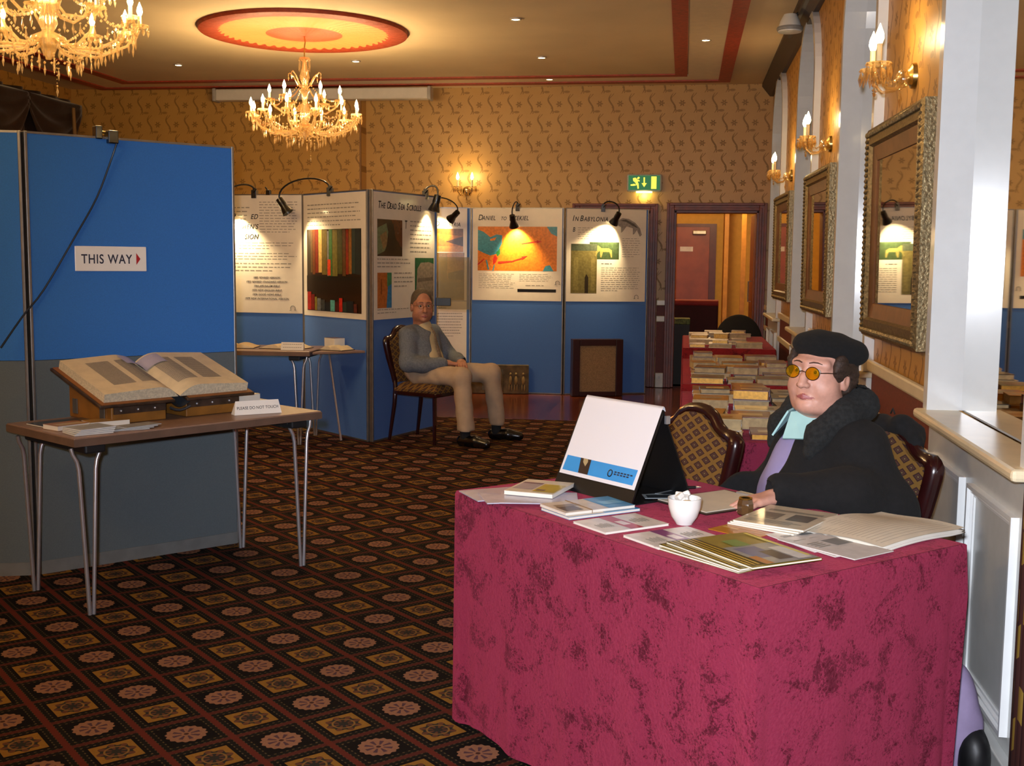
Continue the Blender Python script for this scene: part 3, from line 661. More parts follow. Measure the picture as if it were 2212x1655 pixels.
def sconce(label, loc, rz, watts):
    """wall light: local +Y is the wall, arms reach towards -Y"""
    t = thing('wall_sconce', label, 'wall light', loc, rz, 'crystal wall lights')
    Mb = Matrix.Rotation(PI/2, 4, 'X')
    obj('backplate', G().lathe([(.055, 0), (.052, .018), (.03, .03), (.012, .05)], 18, M=Mb), m_brass, t, smooth=True)
    obj('boss', G().ball((0, -.05, -.01), (.032, .032, .04), 12, 8), m_cry, t, smooth=True)
    for s_ in (-1, 1):
        ex, ey, ez = s_*.085, -.165, .055
        arm = obj('arm', G().tube([(0, -.045, 0), (s_*.03, -.08, -.055), (s_*.06, -.125, -.06), (s_*.08, -.16, -.02), (ex, ey, ez-.035)], .0075, 7), m_cry, t, smooth=True)
        pan = G().lathe([(.008, -.035), (.045, -.022), (.052, -.012), (.047, -.012), (.01, -.024)], 14, (ex, ey, ez))
        for q in range(10): b = 2*PI*q/10; pendant(pan, ex+.05*math.cos(b), ey+.05*math.sin(b), ez-.013, .06, .009)
        obj('drip_pan', pan, m_cry, arm)
        obj('candle_sleeve', G().lathe([(.0115, -.03), (.0115, .065)], 10, (ex, ey, ez)), m_sleeve, arm)
        obj('bulb', G().lathe([(r*1.12, z*1.12) for r, z in BULB], 12, (ex, ey, ez+.063)), m_bulb, arm, smooth=True)
        light('candle_light', 'POINT', (ex, ey, ez+.105), watts, (1, .7, .34), t, size=.025)
    g = G()
    for i in range(13): u = i/12; g.bead((-.085+.17*u, -.165, .03-.11*4*u*(1-u)), .0065)
    for s_ in (-1, 1):
        for i in range(9): u = i/8; g.bead((s_*.085*u, -.05-.115*u, .02-.05*4*u*(1-u)), .0065)
    pendant(g, 0, -.06, -.05, .07, .009); tag(obj('crystal_drops', g, m_cry, t), kind='stuff')
    return t
sconce('crystal wall light above the big framed mirror nearest the window sill', (WX, 5.16, 2.245), -PI/2, 5)
sconce('crystal wall light above the second framed mirror from the window sill', (WX, 7.98, 2.245), -PI/2, 5)
sconce('crystal wall light above the framed mirror by the doorway', (WX, 10.80, 2.245), -PI/2, 5)
sconce('two candle wall light on the end wall above the map poster', (-2.555, FY, 2.27), 0, 5)
# silver framed mirrors on the piers, hung with a forward lean
m_frame = mat('antique_silver_leaf', '8a7a58', .38, metal=.75, var=.35, vs=70, bump=.9, bs=90)
m_framein = mat('bronze_slip', '6d4526', .4, metal=.3, var=.2)
def framed_mirror(label, yc):
    w, h = 1.14, .96; t = thing('framed_mirror', label, 'mirror', (WX-.026, yc, 1.12), 0, 'framed mirrors on the piers');
    t.rotation_euler = (Matrix.Rotation(math.radians(-.5), 4, 'Y') @ Matrix.Rotation(-PI/2+.03, 4, 'Z')).to_euler()
    def ring(o, i, d0, d1, g):
        x0, x1, z0, z1 = -w/2+o, w/2-o, o, h-o; X0, X1, Z0, Z1 = -w/2+i, w/2-i, i, h-i
        A = [(x0, d0, z0), (x1, d0, z0), (x1, d0, z1), (x0, d0, z1)]; B = [(X0, d1, Z0), (X1, d1, Z0), (X1, d1, Z1), (X0, d1, Z1)]
        g.add(A+B, [(k, (k+1) % 4, 4+(k+1) % 4, 4+k) for k in range(4)])
    g = G(); ring(0, 0, 0, -.05, g); ring(0, .02, -.05, -.062, g); ring(.02, .035, -.062, -.05, g); ring(.035, .075, -.05, -.058, g); ring(.075, .085, -.058, -.04, g)
    b = [(-w/2+.012+k*.03, .018) for k in range(int((w-.02)/.03))]
    for k in range(int((w-.02)/.026)):
        for z in (.026, h-.026): g.ball((-w/2+.02+k*.026, -.058, z), (.010, .010, .014), 6, 4)
    for k in range(int((h-.02)/.026)):
        for x in (-w/2+.026, w/2-.026): g.ball((x, -.058, .02+k*.026), (.014, .010, .010), 6, 4)
    obj('frame', g, m_frame, t)
    g = G(); ring(.085, .15, -.040, -.032, g); ring(.15, .155, -.032, -.022, g); obj('slip', g, m_framein, t)
    obj('glass', G().box((-w/2+.15, -.026, .15), (w/2-.15, -.018, h-.15)), m_mirror, t)
    obj('backboard', G().box((-w/2+.01, -.017, .01), (w/2-.01, -.003, h-.01)), m_black, t)
    return t
framed_mirror('large silver framed mirror with bronze slip behind the woman', 5.15)
framed_mirror('silver framed mirror on the middle pier beside the book tables', 8.02)
framed_mirror('silver framed mirror on the pier next to the doorway', 10.82)
# projection screen case, exit sign, white light unit
t = thing('screen_case', 'long white roller screen case under the ceiling', 'projector screen', (-4.22, FYL-.10, 3.36), .012)
obj('case', G().box((-1.27, -.07, -.07), (1.27, .08, .06)), mat('off_white_case', 'd9d2c4', .5, var=.03), t, bevel=.015)
for s_ in (-1, 1): obj('end_cap', G().cbox((s_*1.285, 0, -.005), (.02, .085, .075)), mat('grey_end_cap', 'a8a298', .5), t, bevel=.01)
t = thing('exit_sign', 'green running man exit sign lit from within', 'exit sign', (-.48, FY, 2.36), 0)
obj('housing', G().box((-.20, -.07, -.10), (.20, 0, .10)), mat('exit_housing', 'b9bdb4', .4), t, bevel=.02)
obj('face', G().box((-.18, -.074, -.082), (.18, -.07, .082)), mat('exit_green', '1f7a4a', .4, var=0, emit=.35, ecol='1f7a4a'), t)
m_eg = mat('exit_yellow', 'f0e060', .4, var=0, emit=.9, ecol='e8d84a')
def flat(polys, y): 
    g = G()
    for p in polys: g.prism([(a, b) for a, b in p], 'y', y, y-.002)
    return g
obj('running_figure', flat([[(-.085, .052), (-.065, .068), (-.05, .058), (-.06, .042), (-.078, .04)], [(-.13, .05), (-.10, .058), (-.075, .03), (-.07, -.01), (-.09, -.03), (-.10, .0), (-.125, .02)], [(-.155, -.02), (-.11, -.012), (-.09, -.03), (-.115, -.035), (-.155, -.035)], [(-.09, -.01), (-.065, -.005), (-.058, -.065), (-.075, -.07), (-.08, -.035)], [(-.075, .035), (-.05, .025), (-.055, .012), (-.075, .02)]], -.0745), m_eg, t)
obj('arrow', flat([[(-.008, .06), (.008, .06), (.008, -.01), (-.008, -.01)], [(-.03, -.005), (.03, -.005), (0, -.05)]], -.0745), m_eg, t)
obj('doorway_symbol', flat([[(.08, .07), (.14, .07), (.14, -.07), (.08, -.07)]], -.0745), m_eg, t)
obj('downlight_strip', G().box((-.09, -.06, -.112), (.09, -.01, -.1)), mat('exit_strip', 'fff6b0', .4, var=0, emit=5, ecol='fff0a0'), t)
light('exit_glow', 'POINT', (0, -.05, -.14), .8, (1, .95, .45), t, size=.04)
t = thing('ceiling_speaker', 'white rounded unit on a bracket under the dark cornice', 'speaker', (.80, 9.48, 3.40), 0)
obj('bracket', G().tube([(.1, 0, .03), (.03, 0, .0), (0, 0, -.02)], .014, 8), m_black, t, smooth=True)
obj('body', G().lathe([(.0, .06), (.05, .05), (.075, .0), (.095, -.06), (.09, -.085), (0, -.09)], 20, (-.03, -.02, -.06)), mat('white_unit', 'dedbd4', .4, var=.02), t, smooth=True)
obj('ring', G().lathe([(.097, -.045), (.101, -.055), (.101, -.068), (.096, -.075)], 20, (-.03, -.02, -.06)), mat('grey_ring', '8f8c88', .4), t, smooth=True)
obj('conduit', G().box((.03, -1.6, -.02), (.09, .9, .05)), mat('dark_conduit', '33302e', .5), t)
# curtains
def drape(name, label, pts, z0, z1, m, amp=.05, folds=9, swags=0):
    (xa, ya), (xb, yb) = pts; L = math.hypot(xb-xa, yb-ya); nx, ny = -(yb-ya)/L, (xb-xa)/L
    t = thing(name, label, 'curtain', (xa, ya, z0), 0)
    def f(u, v):
        o = amp*math.sin(u*folds*2*PI)*(1-.25*v)+amp*.4*math.sin(u*folds*5.1+2)
        return ((xb-xa)*u+nx*o, (yb-ya)*u+ny*o, (z1-z0)*v)
    obj('drape', G().grid(f, folds*10, 8), m, t, smooth=2).modifiers.new('thick', 'SOLIDIFY').thickness = .006
    return t, f
m_cur = mat('dark_brown_velvet', '2e1a10', .8, var=.2, vs=20, sheen=.3)
t, f = drape('curtain', 'dark brown curtain with swagged pelmet on the far side wall', ((LX+.12, 9.6), (LX+.12, 13.05)), .02, 3.3, m_cur, .05, 10)
for k in range(3):
    def sw(u, v, k=k): return (.10+.05*math.sin(v*16)*(1-abs(2*u-1))+.03, .1+k*1.1+1.15*u, 3.22-.55*v*4*u*(1-u)-.12*v)
    obj('swag', G().grid(sw, 16, 18), m_cur, t, smooth=2).modifiers.new('thick', 'SOLIDIFY').thickness = .006
obj('tie_cord', G().tube([(.22, 3.10, 3.15), (.22, 3.12, 2.7), (.24, 3.16, 2.2), (.26, 3.2, 1.7)], [.02, .025, .04, .06], 8), mat('tan_cord', '8a6a3c', .7), t, smooth=True)
t_ = T('maroon_gold_brocade'); x, y, z = t_.xyz(); w_ = ((z*26.0+(y*40.0).sin()*1.5).sin() > .45)*(((y*55.0).sin()) > -.2)
t_.set(Base_Color=t_.mix(w_, lin('35170f'), lin('7d6420')), Roughness=.7)
t, f = drape('curtain', 'maroon and gold brocade curtain hanging beside the first mirror recess', ((.86, 2.62), (.875, 3.03)), .02, 3.2, t_.mat, .025, 5)
# ================================================================== furniture
m_ltop = mat('brown_laminate', '8a6f60', .35, var=.06, vs=30)
def folding_table(label, loc, rz, w=1.22, d=.6, legx=.53, legy=.235, h=.74, group='folding tables with hairpin legs'):
    t = thing('folding_table', label, 'table', loc, rz, group)
    obj('table_top', G().box((-w/2, -d/2, h-.038), (w/2, d/2, h)), m_ltop, t, bevel=.004)
    obj('edge_band', G().box((-w/2-.002, -d/2-.002, h-.036), (w/2+.002, d/2+.002, h-.006)), mat('edge_band_brown', '6d5648', .4), t)
    for sx in (-1, 1):
        obj('leg_bracket', G().box((sx*legx-.05*(sx > 0)-.02, -d/2+.03, h-.075), (sx*legx+.05*(sx < 0)+.02, d/2-.03, h-.038)), mat('dark_bracket', '2b2b2d', .5, metal=.4), t, bevel=.008)
        for sy in (-1, 1):
            x, y = sx*legx, sy*legy
            g = G()
            for o in (-.05, .05): g.tube([(x+o*1.25, y, h-.05), (x+o*1.15, y+sy*.003, h-.075), (x+o*.85, y+sy*.006, h-.105), (x+o*.72, y+sy*.008, h-.14), (x+o*.17, y+sy*.012, 0)], .0085, 8)
            obj('leg', g, m_chrome, t, smooth=True)
    return t
LT = folding_table('brown folding table carrying the large open antique book', (-2.2625, 4.84, 0), math.atan2(.829, .559))
MT = folding_table('brown folding table with open books against the blue panels', (-3.49, 8.80, 0), .06, w=1.25, d=.62, legx=.52, legy=.23)
t = thing('corner_shelf', 'thin brown corner board between table and bookshelf poster panel', 'shelf', (0, 0, .715), 0)
obj('board', G().prism([(-2.83, 8.55), (-2.485, 8.815), (-2.83, 9.12)], 'z', 0, .018), m_ltop, t, bevel=.003)
obj('support_leg', G().tube([(-2.82, 8.93, 0), (-2.70, 8.86, -.715)], .009, 8), m_chrome, t)
# crushed velvet cloths
def velvet(name, a, b, hi):
    t = T(name); t.xyz(); n1 = t.noise(11, 4, rough=.6, dist=.6); n2 = t.noise(110, 5, rough=.75, dist=1.0); n3 = t.noise(260, 2)
    k = t.ramp(n1*.5+n2*.5, .425, .485); c = t.mix(k, lin(a), lin(b)); c = t.mix(t.ramp(n2, .55, .8)*.5, c, lin(hi)); c = t.mix(n3*.25, c, lin(a)); n4 = t.noise(190, 4, rough=.8, dist=1.5); c = t.mix((1.0-t.ramp(n4*.8+n1*.2, .385, .43))*.75, c, lin(a))
    t.set(Base_Color=c, Roughness=.72); t.b.inputs['Sheen Weight'].default_value = .35; t.b.inputs['Sheen Roughness'].default_value = .35; t.put(t.b.inputs['Sheen Tint'], lin('ff6a8a'))
    t.b.inputs['Specular IOR Level'].default_value = .2; t.bump(n1+n2*.6, .5, .012); return t.mat
m_velvet = velvet('crushed_velvet_crimson', '4e0e20', '8e2a46', 'a03c58')
m_velred = velvet('crushed_velvet_red', '5a0d12', '8f1a1c', 'a82a28')
def cloth_table(label, c, rz, w, d, m, short=None, zt=.74, hem=.012, group=None, seed=1):
    t = thing('cloth_covered_table', label, 'table', (c[0], c[1], 0), rz, group)
    obj('table_top', G().box((-w/2, -d/2, zt-.03), (w/2, d/2, zt-.004)), m_ltop, t)
    for sx in (-1, 1):
        for sy in (-1, 1): obj('leg', G().tube([(sx*(w/2-.08), sy*(d/2-.08), zt-.03), (sx*(w/2-.06), sy*(d/2-.06), 0)], .012, 8), m_chrome, t)
    # cloth: top sheet, then a skirt whose outline waves a little more towards the hem
    r = random.Random(seed); per = []; N = 64
    cor = [(-w/2, -d/2), (w/2, -d/2), (w/2, d/2), (-w/2, d/2)]
    for k in range(4):
        a, b = cor[k], cor[(k+1) % 4]; n = N if k % 2 == 0 else int(N*d/w)+2; nx, ny = (b[1]-a[1]), -(b[0]-a[0]); L = math.hypot(nx, ny)
        for i in range(n): u = i/n; per.append((a[0]+(b[0]-a[0])*u, a[1]+(b[1]-a[1])*u, nx/L, ny/L, k, u, i == 0))
    g = G(); m_ = len(per); rows = [0, .012, .05, .14, .28, .45, .62, .8, .92, 1]; ph = [r.uniform(0, 6) for _ in range(6)]
    vs = []
    for v in rows:
        for j, (x, y, nx, ny, k, u, cn) in enumerate(per):
            if cn: pnx, pny = per[j-1][2:4]; nx, ny = (nx+pnx)*.7, (ny+pny)*.7
            drop = (zt-hem) if not (short and k in short) else .13
            e = min(u, 1-u); wob = (.010*math.sin(j*.45+ph[k])+.008*math.sin(j*.93+ph[k+1]))*v
            o = .004+.003*(v > 0)+.002*v+wob*.45+v*(.004*math.exp(-(e/.020)**2)-.018*math.exp(-((e-.055)/.020)**2)); z = zt-v*drop-(0 if v else 0)
            if v == 0: o = .002; z = zt+.001
            vs.append((x+nx*o, y+ny*o, z+.006*math.sin(j*.37+ph[2])*v*(v > .9)))
    fs = [(q*m_+j, q*m_+(j+1) % m_, (q+1)*m_+(j+1) % m_, (q+1)*m_+j) for q in range(len(rows)-1) for j in range(m_)]
    fs = [f[::-1] for f in fs]; g.add(vs, fs)
    g.add([(x, y, zt+.001) for x, y, *_ in per], [tuple(range(m_))])
    o = obj('tablecloth', g, m, t, smooth=True)
    return t
ut = Vector((.68, -.733, 0)); vt = Vector((.733, .68, 0)); A0 = Vector((-.684, 3.45, 0))
nt = A0+ut*.637+vt*.375
NT = cloth_table('table under a crimson crushed velvet cloth where the woman sits', nt, math.atan2(ut.y, ut.x), 1.265, .745, m_velvet, short=(2,))
BT = []
for l, (y0, y1), mm, sd in (('velvet covered book table directly behind the empty chair', (4.62, 6.42), m_velvet, 3), ('red velvet covered book table in the middle of the row', (6.80, 8.62), m_velred, 4), ('red velvet covered book table closest to the open door', (9.72, 11.45), m_velred, 5)):
    BT.append(cloth_table(l, (.385, (y0+y1)/2), 0, .76, y1-y0, mm, group='velvet covered book tables', seed=sd))
# banqueting chairs
t = T('lattice_upholstery'); x, y, z = t.xyz(); a = x/.070+(z*1.0+y*.8)/.053; b = x/.070-(z*1.0+y*.8)/.053; fa, fb = (a.fract()-.5).abs(), (b.fract()-.5).abs(); m_ = fa.max(fb)
c = t.mix(m_ < .335, lin('8a6426'), lin('3a1c1c')); c = t.mix(((m_-.17).abs() < .045), c, lin('5c3a2a')); c = t.mix(m_ < .07, c, lin('8a7448')); n = t.noise(500, 2)
t.set(Base_Color=t.mix(n*.4, c, lin('2a1810')), Roughness=.85); t.bump(n, .4, .002); m_lat = t.mat
m_chfr = mat('maroon_black_lacquer', '2a0c0c', .22, var=.2, coat=.5)
def chair(label, loc, rz, scale=1.0, group='banqueting chairs'):
    t = thing('banquet_chair', label, 'chair', loc, rz, group); t.scale = (scale,)*3
    M = Matrix.Translation((0, .215, .45)) @ Matrix.Rotation(math.radians(-8), 4, 'X')   # tilt the back away
    M = Matrix.Translation((0, .215, .45)) @ Matrix.Rotation(math.radians(-8), 4, 'X')
    half = [(.150, .02), (.165, .10), (.190, .22), (.205, .32), (.208, .355), (.190, .372), (.150, .380), (.115, .400), (.085, .435), (.045, .455), (0, .460)]
    out = half+[(-x, z) for x, z in half[-2::-1]]
    g = G(); n = len(out); F = [M @ Vector((x*.93, -.028, .02+(z-.02)*.965)) for x, z in out]; B = [M @ Vector((x*.93, .022, .02+(z-.02)*.965)) for x, z in out]; cf = M @ Vector((0, -.042, .22))
    g.add(F+B+[cf], [(i, (i+1) % n, 2*n) for i in range(n)]+[tuple(range(2*n-1, n-1, -1))]+[(i, n+i, n+(i+1) % n, (i+1) % n) for i in range(n)])
    obj('backrest', g, m_lat, t, smooth=True)
    dense = []
    for i in range(len(out)-1):
        for u in (0, .5): dense.append(M @ Vector((out[i][0]*(1-u)+out[i+1][0]*u, 0, out[i][1]*(1-u)+out[i+1][1]*u)))
    dense.append(M @ Vector((out[-1][0], 0, out[-1][1])))
    obj('back_frame', G().tube(dense, [.019+.007*math.exp(-((abs(p.x)-.205)/.03)**2) for p in dense], 8, sq=1.25), m_chfr, t, smooth=True)
    def cush(u, v): 
        x = (u-.5)*2; y = (v-.5)*2; k = (max(0, 1-abs(x)**5)*max(0, 1-abs(y)**5))**.5
        return (.205*x*(1.06-.06*(y+1)/2*1.6), .21*y-.02, .425+.065*k)
    g = G().grid(cush, 14, 14); g.box((-.195, -.228, .405), (.195, .188, .43)); obj('seat', g, m_lat, t, smooth=True)
    obj('seat_rail', G().box((-.20, -.225, .375), (.20, .185, .41)), m_chfr, t, bevel=.008)
    for sx in (-1, 1):
        obj('leg', G().tube([(sx*.18, -.20, .40), (sx*.185, -.205, 0)], [.018, .013], 8), m_chfr, t)
        obj('leg', G().tube([M @ Vector((sx*.15, .0, .05)), (sx*.17, .20, .42), (sx*.175, .205, .30), (sx*.185, .25, 0)], [.018, .019, .018, .013], 8), m_chfr, t, smooth=True)
    return t
PH_W, PH_M = math.radians(-53), math.radians(65.7)
chair('empty lattice upholstered chair drawn up to the crimson table', (-.135, 4.175, 0), math.radians(-47))
chair('lattice upholstered chair with dark lacquer frame under the woman', (.475, 3.835, 0), math.radians(-57), 1.0)
chair('lattice upholstered chair with dark frame under the seated man', (-2.025, 9.035, 0), PH_M)
t = thing('draped_garment', 'black garment hanging over the chair back behind the woman', 'garment', (.475, 3.835, 0), math.radians(-57))
def garm(P):
    d = s_chain(P, [(-.13, .275, .84), (-.06, .285, .905), (.04, .285, .915), (.11, .28, .87)], [.026, .03, .03, .022], .03); d = s_u(d, s_box(P, (-.02, .325, .72), (.11, .02, .20), .018), .04); return d+.004*np.sin(P[0]*60+P[2]*20)*np.sin(P[2]*45)
v, f = sdf_mesh(garm, (-.2, .2, .48), (.18, .4, .98), .010); link('cloth', np_mesh('cloth', [(v, f)]), mat('black_knit', '121112', .95, var=.3, vs=60), t, smooth=2)
obj('loop', G().tube([(-.02, .285, .95), (-.01, .285, .968), (.0, .285, .95)], .003, 6), m_black, t)
# things beyond the book tables and against the far panels
t = thing('settee', 'maroon upholstered high backed seat in the hallway', 'seat', (.17, 14.5, 0), 0)
obj('back', G().box((-.33, 0, .1), (.26, .12, .93)), mat('maroon_plush', '3a0e10', .8), t, bevel=.02); obj('top_roll', G().tube([(-.33, .05, .95), (.26, .05, .95)], .05, 10), mat('red_plush', '8a1c16', .7), t, smooth=True)
obj('plinth', G().box((-.34, -.01, 0), (.27, .14, .1)), m_wood, t); obj('side_post', G().box((-.36, -.01, 0), (-.335, .02, .96)), mat('gilt_post', 'a8803c', .4), t)
t = thing('hall_stand', 'dark stand topped with green patterned cloth inside the doorway', 'stand', (-.06, 13.98, 0), 0)
obj('stand_body', G().box((-.14, -.12, 0), (.14, .12, .72)), mat('dark_stand', '15110d', .6), t); obj('green_cloth', G().box((-.145, -.125, .72), (.145, .125, .79)), mat('green_pattern', '5d6a34', .7, var=.5, vs=60), t, bevel=.01)
t = thing('draped_chair', 'chair back covered by a black coat behind the farthest book table', 'chair', (.56, 11.85, 0), 0)
v, f = sdf_mesh(lambda P: s_u(s_ell(P, (0, 0, .66), (.24, .11, .28)), s_box(P, (0, .02, .35), (.21, .07, .35), .05), .06), (-.32, -.2, 0.01), (.32, .2, 1.02), .03)
link('coat', np_mesh('coat', [(v, f)]), mat('black_coat_cloth', '0b0a0b', .9, var=.2), t, smooth=2)
for sx in (-.16, .16): obj('leg', G().tube([(sx, .02, .05), (sx, .06, 0)], .014, 6), m_chfr, t)
t = thing('stone_relief', 'brown carved stone relief slab leaning below the map poster', 'stone slab', (-2.02, 12.44, 0), .10)
obj('slab', G().box((-.42, -.05, 0), (.36, 0, .32)), mat('brown_stone', '5a4a30', .8, var=.4, vs=14, bump=.8, bs=30), t, bevel=.008)
g = G()
for x in (.16, .22, .30):
    g.ball((x, -.055, .22), (.012, .01, .016), 8, 6); g.ball((x, -.055, .15), (.018, .012, .05), 8, 6); g.ball((x-.012, -.055, .07), (.008, .01, .04), 6, 5); g.ball((x+.014, -.055, .07), (.008, .01, .04), 6, 5)
obj('carved_figures', g, mat('worn_gilt_stone', '8a7040', .6), t, smooth=True); obj('smooth_panel', G().box((-.15, -.056, .04), (.08, -.05, .27)), mat('grey_stone', '5f5c50', .8, var=.2), t)
t = thing('framed_box', 'dark wooden framed box with speckled beige front by the doors', 'box', (-.93, 12.50, 0), .32)
fr = G(); fr.box((-.28, -.10, .0), (-.20, .02, .62)); fr.box((.20, -.10, 0), (.28, .02, .62)); fr.box((-.20, -.10, .55), (.20, .02, .62)); fr.box((-.20, -.10, 0), (.20, .02, .05)); obj('frame', fr, mat('dark_box_wood', '2c0f0e', .35, coat=.3), t, bevel=.006)
obj('front_panel', G().box((-.20, -.085, .05), (.20, -.06, .55)), mat('speckled_beige', '8a7050', .8, var=.3, vs=160), t); obj('back_panel', G().box((-.2, 0, .05), (.2, .015, .55)), m_black, t)
t = thing('wall_socket', 'white socket box low on the wall between the doors', 'socket', (-.26, FY-.009, .0), 0)
obj('box', G().box((-.045, -.04, .0), (.045, 0, .17)), mat('socket_white', 'ddd8cc', .4), t, bevel=.006); obj('switch', G().box((-.012, -.045, .10), (.012, -.04, .13)), m_grey, t)
# ================================================================== things on the tables
m_page = mat('page_white', 'e4dfd4', .6, var=.03); m_cream2 = mat('old_paper', 'd8c6a2', .7, var=.06, vs=20); m_sheet = mat('sheet_paper', 'd9cdb8', .6, var=.04)
def booklet(name, label, cat, c, ang, w, h, z, th, cover, prints=(), group=None, lines=(), leaves=1, fan=0, mpage=None):
    """flat booklet: w along the angle, h across; prints are (colour, x0, y0, x1, y1) fractions of the cover"""
    t = thing(name, label, cat, (c[0], c[1], z), ang, group)
    obj('pages', G().box((-w/2+.001, -h/2+.001, .0008), (w/2-.001, h/2-.001, th-.0008)), mpage or m_page, t)
    g = G(); g.box((-w/2, -h/2, 0), (w/2, h/2, .0008)); g.box((-w/2, -h/2, th-.0008), (w/2, h/2, th)); obj('cover', g, pm2(cover), t)
    if prints:
        g = G(); ms = []
        for i, (cc, x0, y0, x1, y1) in enumerate(prints):
            m = pm2(cc)
            if m not in ms: ms.append(m)
            g.mi = ms.index(m); zz = th+.0004+.0002*i; g.poly([((x-.5)*w, (y-.5)*h, zz) for x, y in ((x0, y0), (x1, y0), (x1, y1), (x0, y1))])
        obj('printed_cover', g, ms, t)
    if lines:
        g = G(); r = random.Random(int(c[0]*999))
        for (x0, y0, x1, y1, n, vert) in lines:
            for i in range(n):
                u = i/n
                if vert: xa = x0+(x1-x0)*u; e = y1-r.random()*.25*(y1-y0); q = [(xa, y0), (xa+(x1-x0)/n*.4, y0), (xa+(x1-x0)/n*.4, e), (xa, e)]
                else: ya = y0+(y1-y0)*u; e = x1-r.random()*.25*(x1-x0); q = [(x0, ya), (e, ya), (e, ya+(y1-y0)/n*.4), (x0, ya+(y1-y0)/n*.4)]
                g.poly([((x-.5)*w, (y-.5)*h, th+.0012) for x, y in q])
        tag(obj('small_print', g, m_inkg, t), kind='stuff')
    return t
PM2 = {}
def pm2(c):
    if c not in PM2: PM2[c] = mat('cover_'+c, c, .3, var=.08, vs=30, coat=.2)
    return PM2[c]
ZT = .7415
for i, (dx, dy, a, l) in enumerate(((-.53, 3.42, .55, 'pale lavender envelope sticking out towards the table corner'), (-.47, 3.36, .35, 'pale lavender envelope in the middle of the fan by the flip chart'), (-.41, 3.335, .12, 'pale envelope lying topmost under the small book'))):
    e = thing('envelope', l, 'envelope', (dx, dy, ZT+.004*i), a, 'envelopes beside the flip chart')
    obj('body', G().box((-.115, -.08, 0), (.115, .08, .003)), pm2('b9b4c6'), e); obj('flap', G().poly([(-.115, .08, .0035), (.115, .08, .0035), (.0, .0, .0035)][::-1]), pm2('aaa6bc'), e)
booklet('book', 'small white book with grey and olive cover on the envelopes', 'book', (-.42, 3.435), -.235, .155, .20, ZT+.0125, .012, 'd8d2c0', (('9a9aa8', .06, .22, .48, .66), ('5a4a6a', .06, .66, .48, .76), ('b0a040', .52, .10, .97, .70), ('4a4458', .56, .18, .74, .28)))
booklet('booklet', 'lower booklet of the banded pair with blue cover', 'booklet', (-.248, 3.235), .69, .245, .145, ZT, .008, '2f8ac0', (('c9beb0', .0, .0, .5, 1.0),), 'banded booklets')
b = booklet('booklet', 'upper booklet of the banded pair with ship picture and blue end', 'booklet', (-.258, 3.242), .66, .235, .14, ZT+.0085, .008, 'd6cabb', (('2f8ac0', .62, .0, 1, 1), ('4a3a30', .06, .12, .30, .55), ('8a7a68', .08, .5, .4, .7), ('5fa8d0', .66, .3, .95, .6)), 'banded booklets')
obj('rubber_band', G().tube([(-.03, -.0715, -.008), (-.03, -.0715, .009), (-.03, .0715, .009), (-.03, .0715, -.008)], .0012, 5), mat('rubber_tan', '8a6a48', .6), b)
def leaflets(label, c, ang, band):
    return booklet('leaflet_stack', label, 'leaflets', c, ang, .212, .15, ZT, .006, 'ddd4cc', ((band, .40, .0, .60, 1), ('e8d8d4', .44, .3, .56, .6)), 'stacked leaflets', ((.66, .35, .92, .65, 5, True), (.1, .3, .32, .6, 6, True)))
leaflets('stack of white leaflets with a red band', (-.153, 3.075), .70, 'b8323a'); leaflets('stack of white leaflets with a purple band', (-.01, 2.94), .68, '8a4a7a')
for i, (cx, cy, a) in enumerate(((.115, 2.80, -.80), (.125, 2.79, -.86), (.14, 2.785, -.93), (.172, 2.782, -.955))):
    booklet('magazine', ('olive magazine at the bottom of the fanned pile', 'olive magazine second from the bottom of the fanned pile', 'olive magazine under the topmost one of the fanned pile', 'topmost glossy magazine with olive, grey and blue cover')[i], 'magazine', (cx, cy), a, .285, .205, ZT+i*.0055, .005, '8a7a34', (('4a3c1c', .0, .0, .96, .22), ('b89a30', .02, .02, .94, .05), ('b89a30', .02, .08, .94, .11), ('b89a30', .02, .14, .94, .17), ('8a8c8a', .40, .22, .98, .98), ('5a6288', .46, .30, .8, .62), ('3a2c28', .62, .50, .9, .70), ('6a8a48', .2, .40, .42, .62), ('a86a2c', .74, .22, .98, .34), ('c8c8c4', .55, .72, .95, .92), ('d8c860', .05, .90, .9, .95)), 'fanned magazines')
booklet('postcard', 'orange card half under the illustrated paper stack', 'card', (.165, 3.053), -.68, .145, .09, ZT, .0015, 'c07a1c', (('d8a860', .05, .55, .4, .7),))
for i in range(3):
    booklet('paper_sheaf', ('lowest folded paper in the illustrated stack', 'middle folded paper in the illustrated stack', 'top illustrated paper in the stack by the hand')[i], 'papers', (.285+.004*i, 3.178-.004*i), -.58+.05*i, .20, .25, ZT+.002+i*.006, .0055, 'cdbfa6', (('8a8070', .12, .30, .44, .62), ('6a6258', .56, .34, .88, .66), ('9a907e', .12, .72, .9, .8)) if i == 2 else (), 'illustrated papers', ((.1, .1, .9, .26, 4, False),) if i == 2 else ())
for i, (cx, cy, a) in enumerate(((.345, 2.985, -1.0), (.375, 2.935, -.9), (.405, 2.905, -.80))):
    booklet('leaflet', ('white leaflet at the back of the small fan', 'white leaflet in the middle of the small fan', 'white leaflet with grey picture on top of the small fan')[i], 'leaflet', (cx, cy), a+PI/2, .15, .20, ZT+i*.0026, .0024, 'd6d0cc', (('8a8c8c', .52, .56, .92, .84),), 'small leaflet fan', ((.12, .6, .42, .85, 4, False),))
t = thing('register_book', 'thick open register with ruled cream pages curling at the edge', 'register', (.54, 3.13, ZT), math.atan2(.266, .257))
def rg(u, v): x = (u-.5)*.37; return (x, (v-.5)*.26, .010+.016*math.sin(PI*min(1, u*1.15))*(.4+.6*v)+.004*math.sin(v*5))
g = G().grid(rg, 18, 10); obj('top_page', g, m_sheet, t, smooth=2)
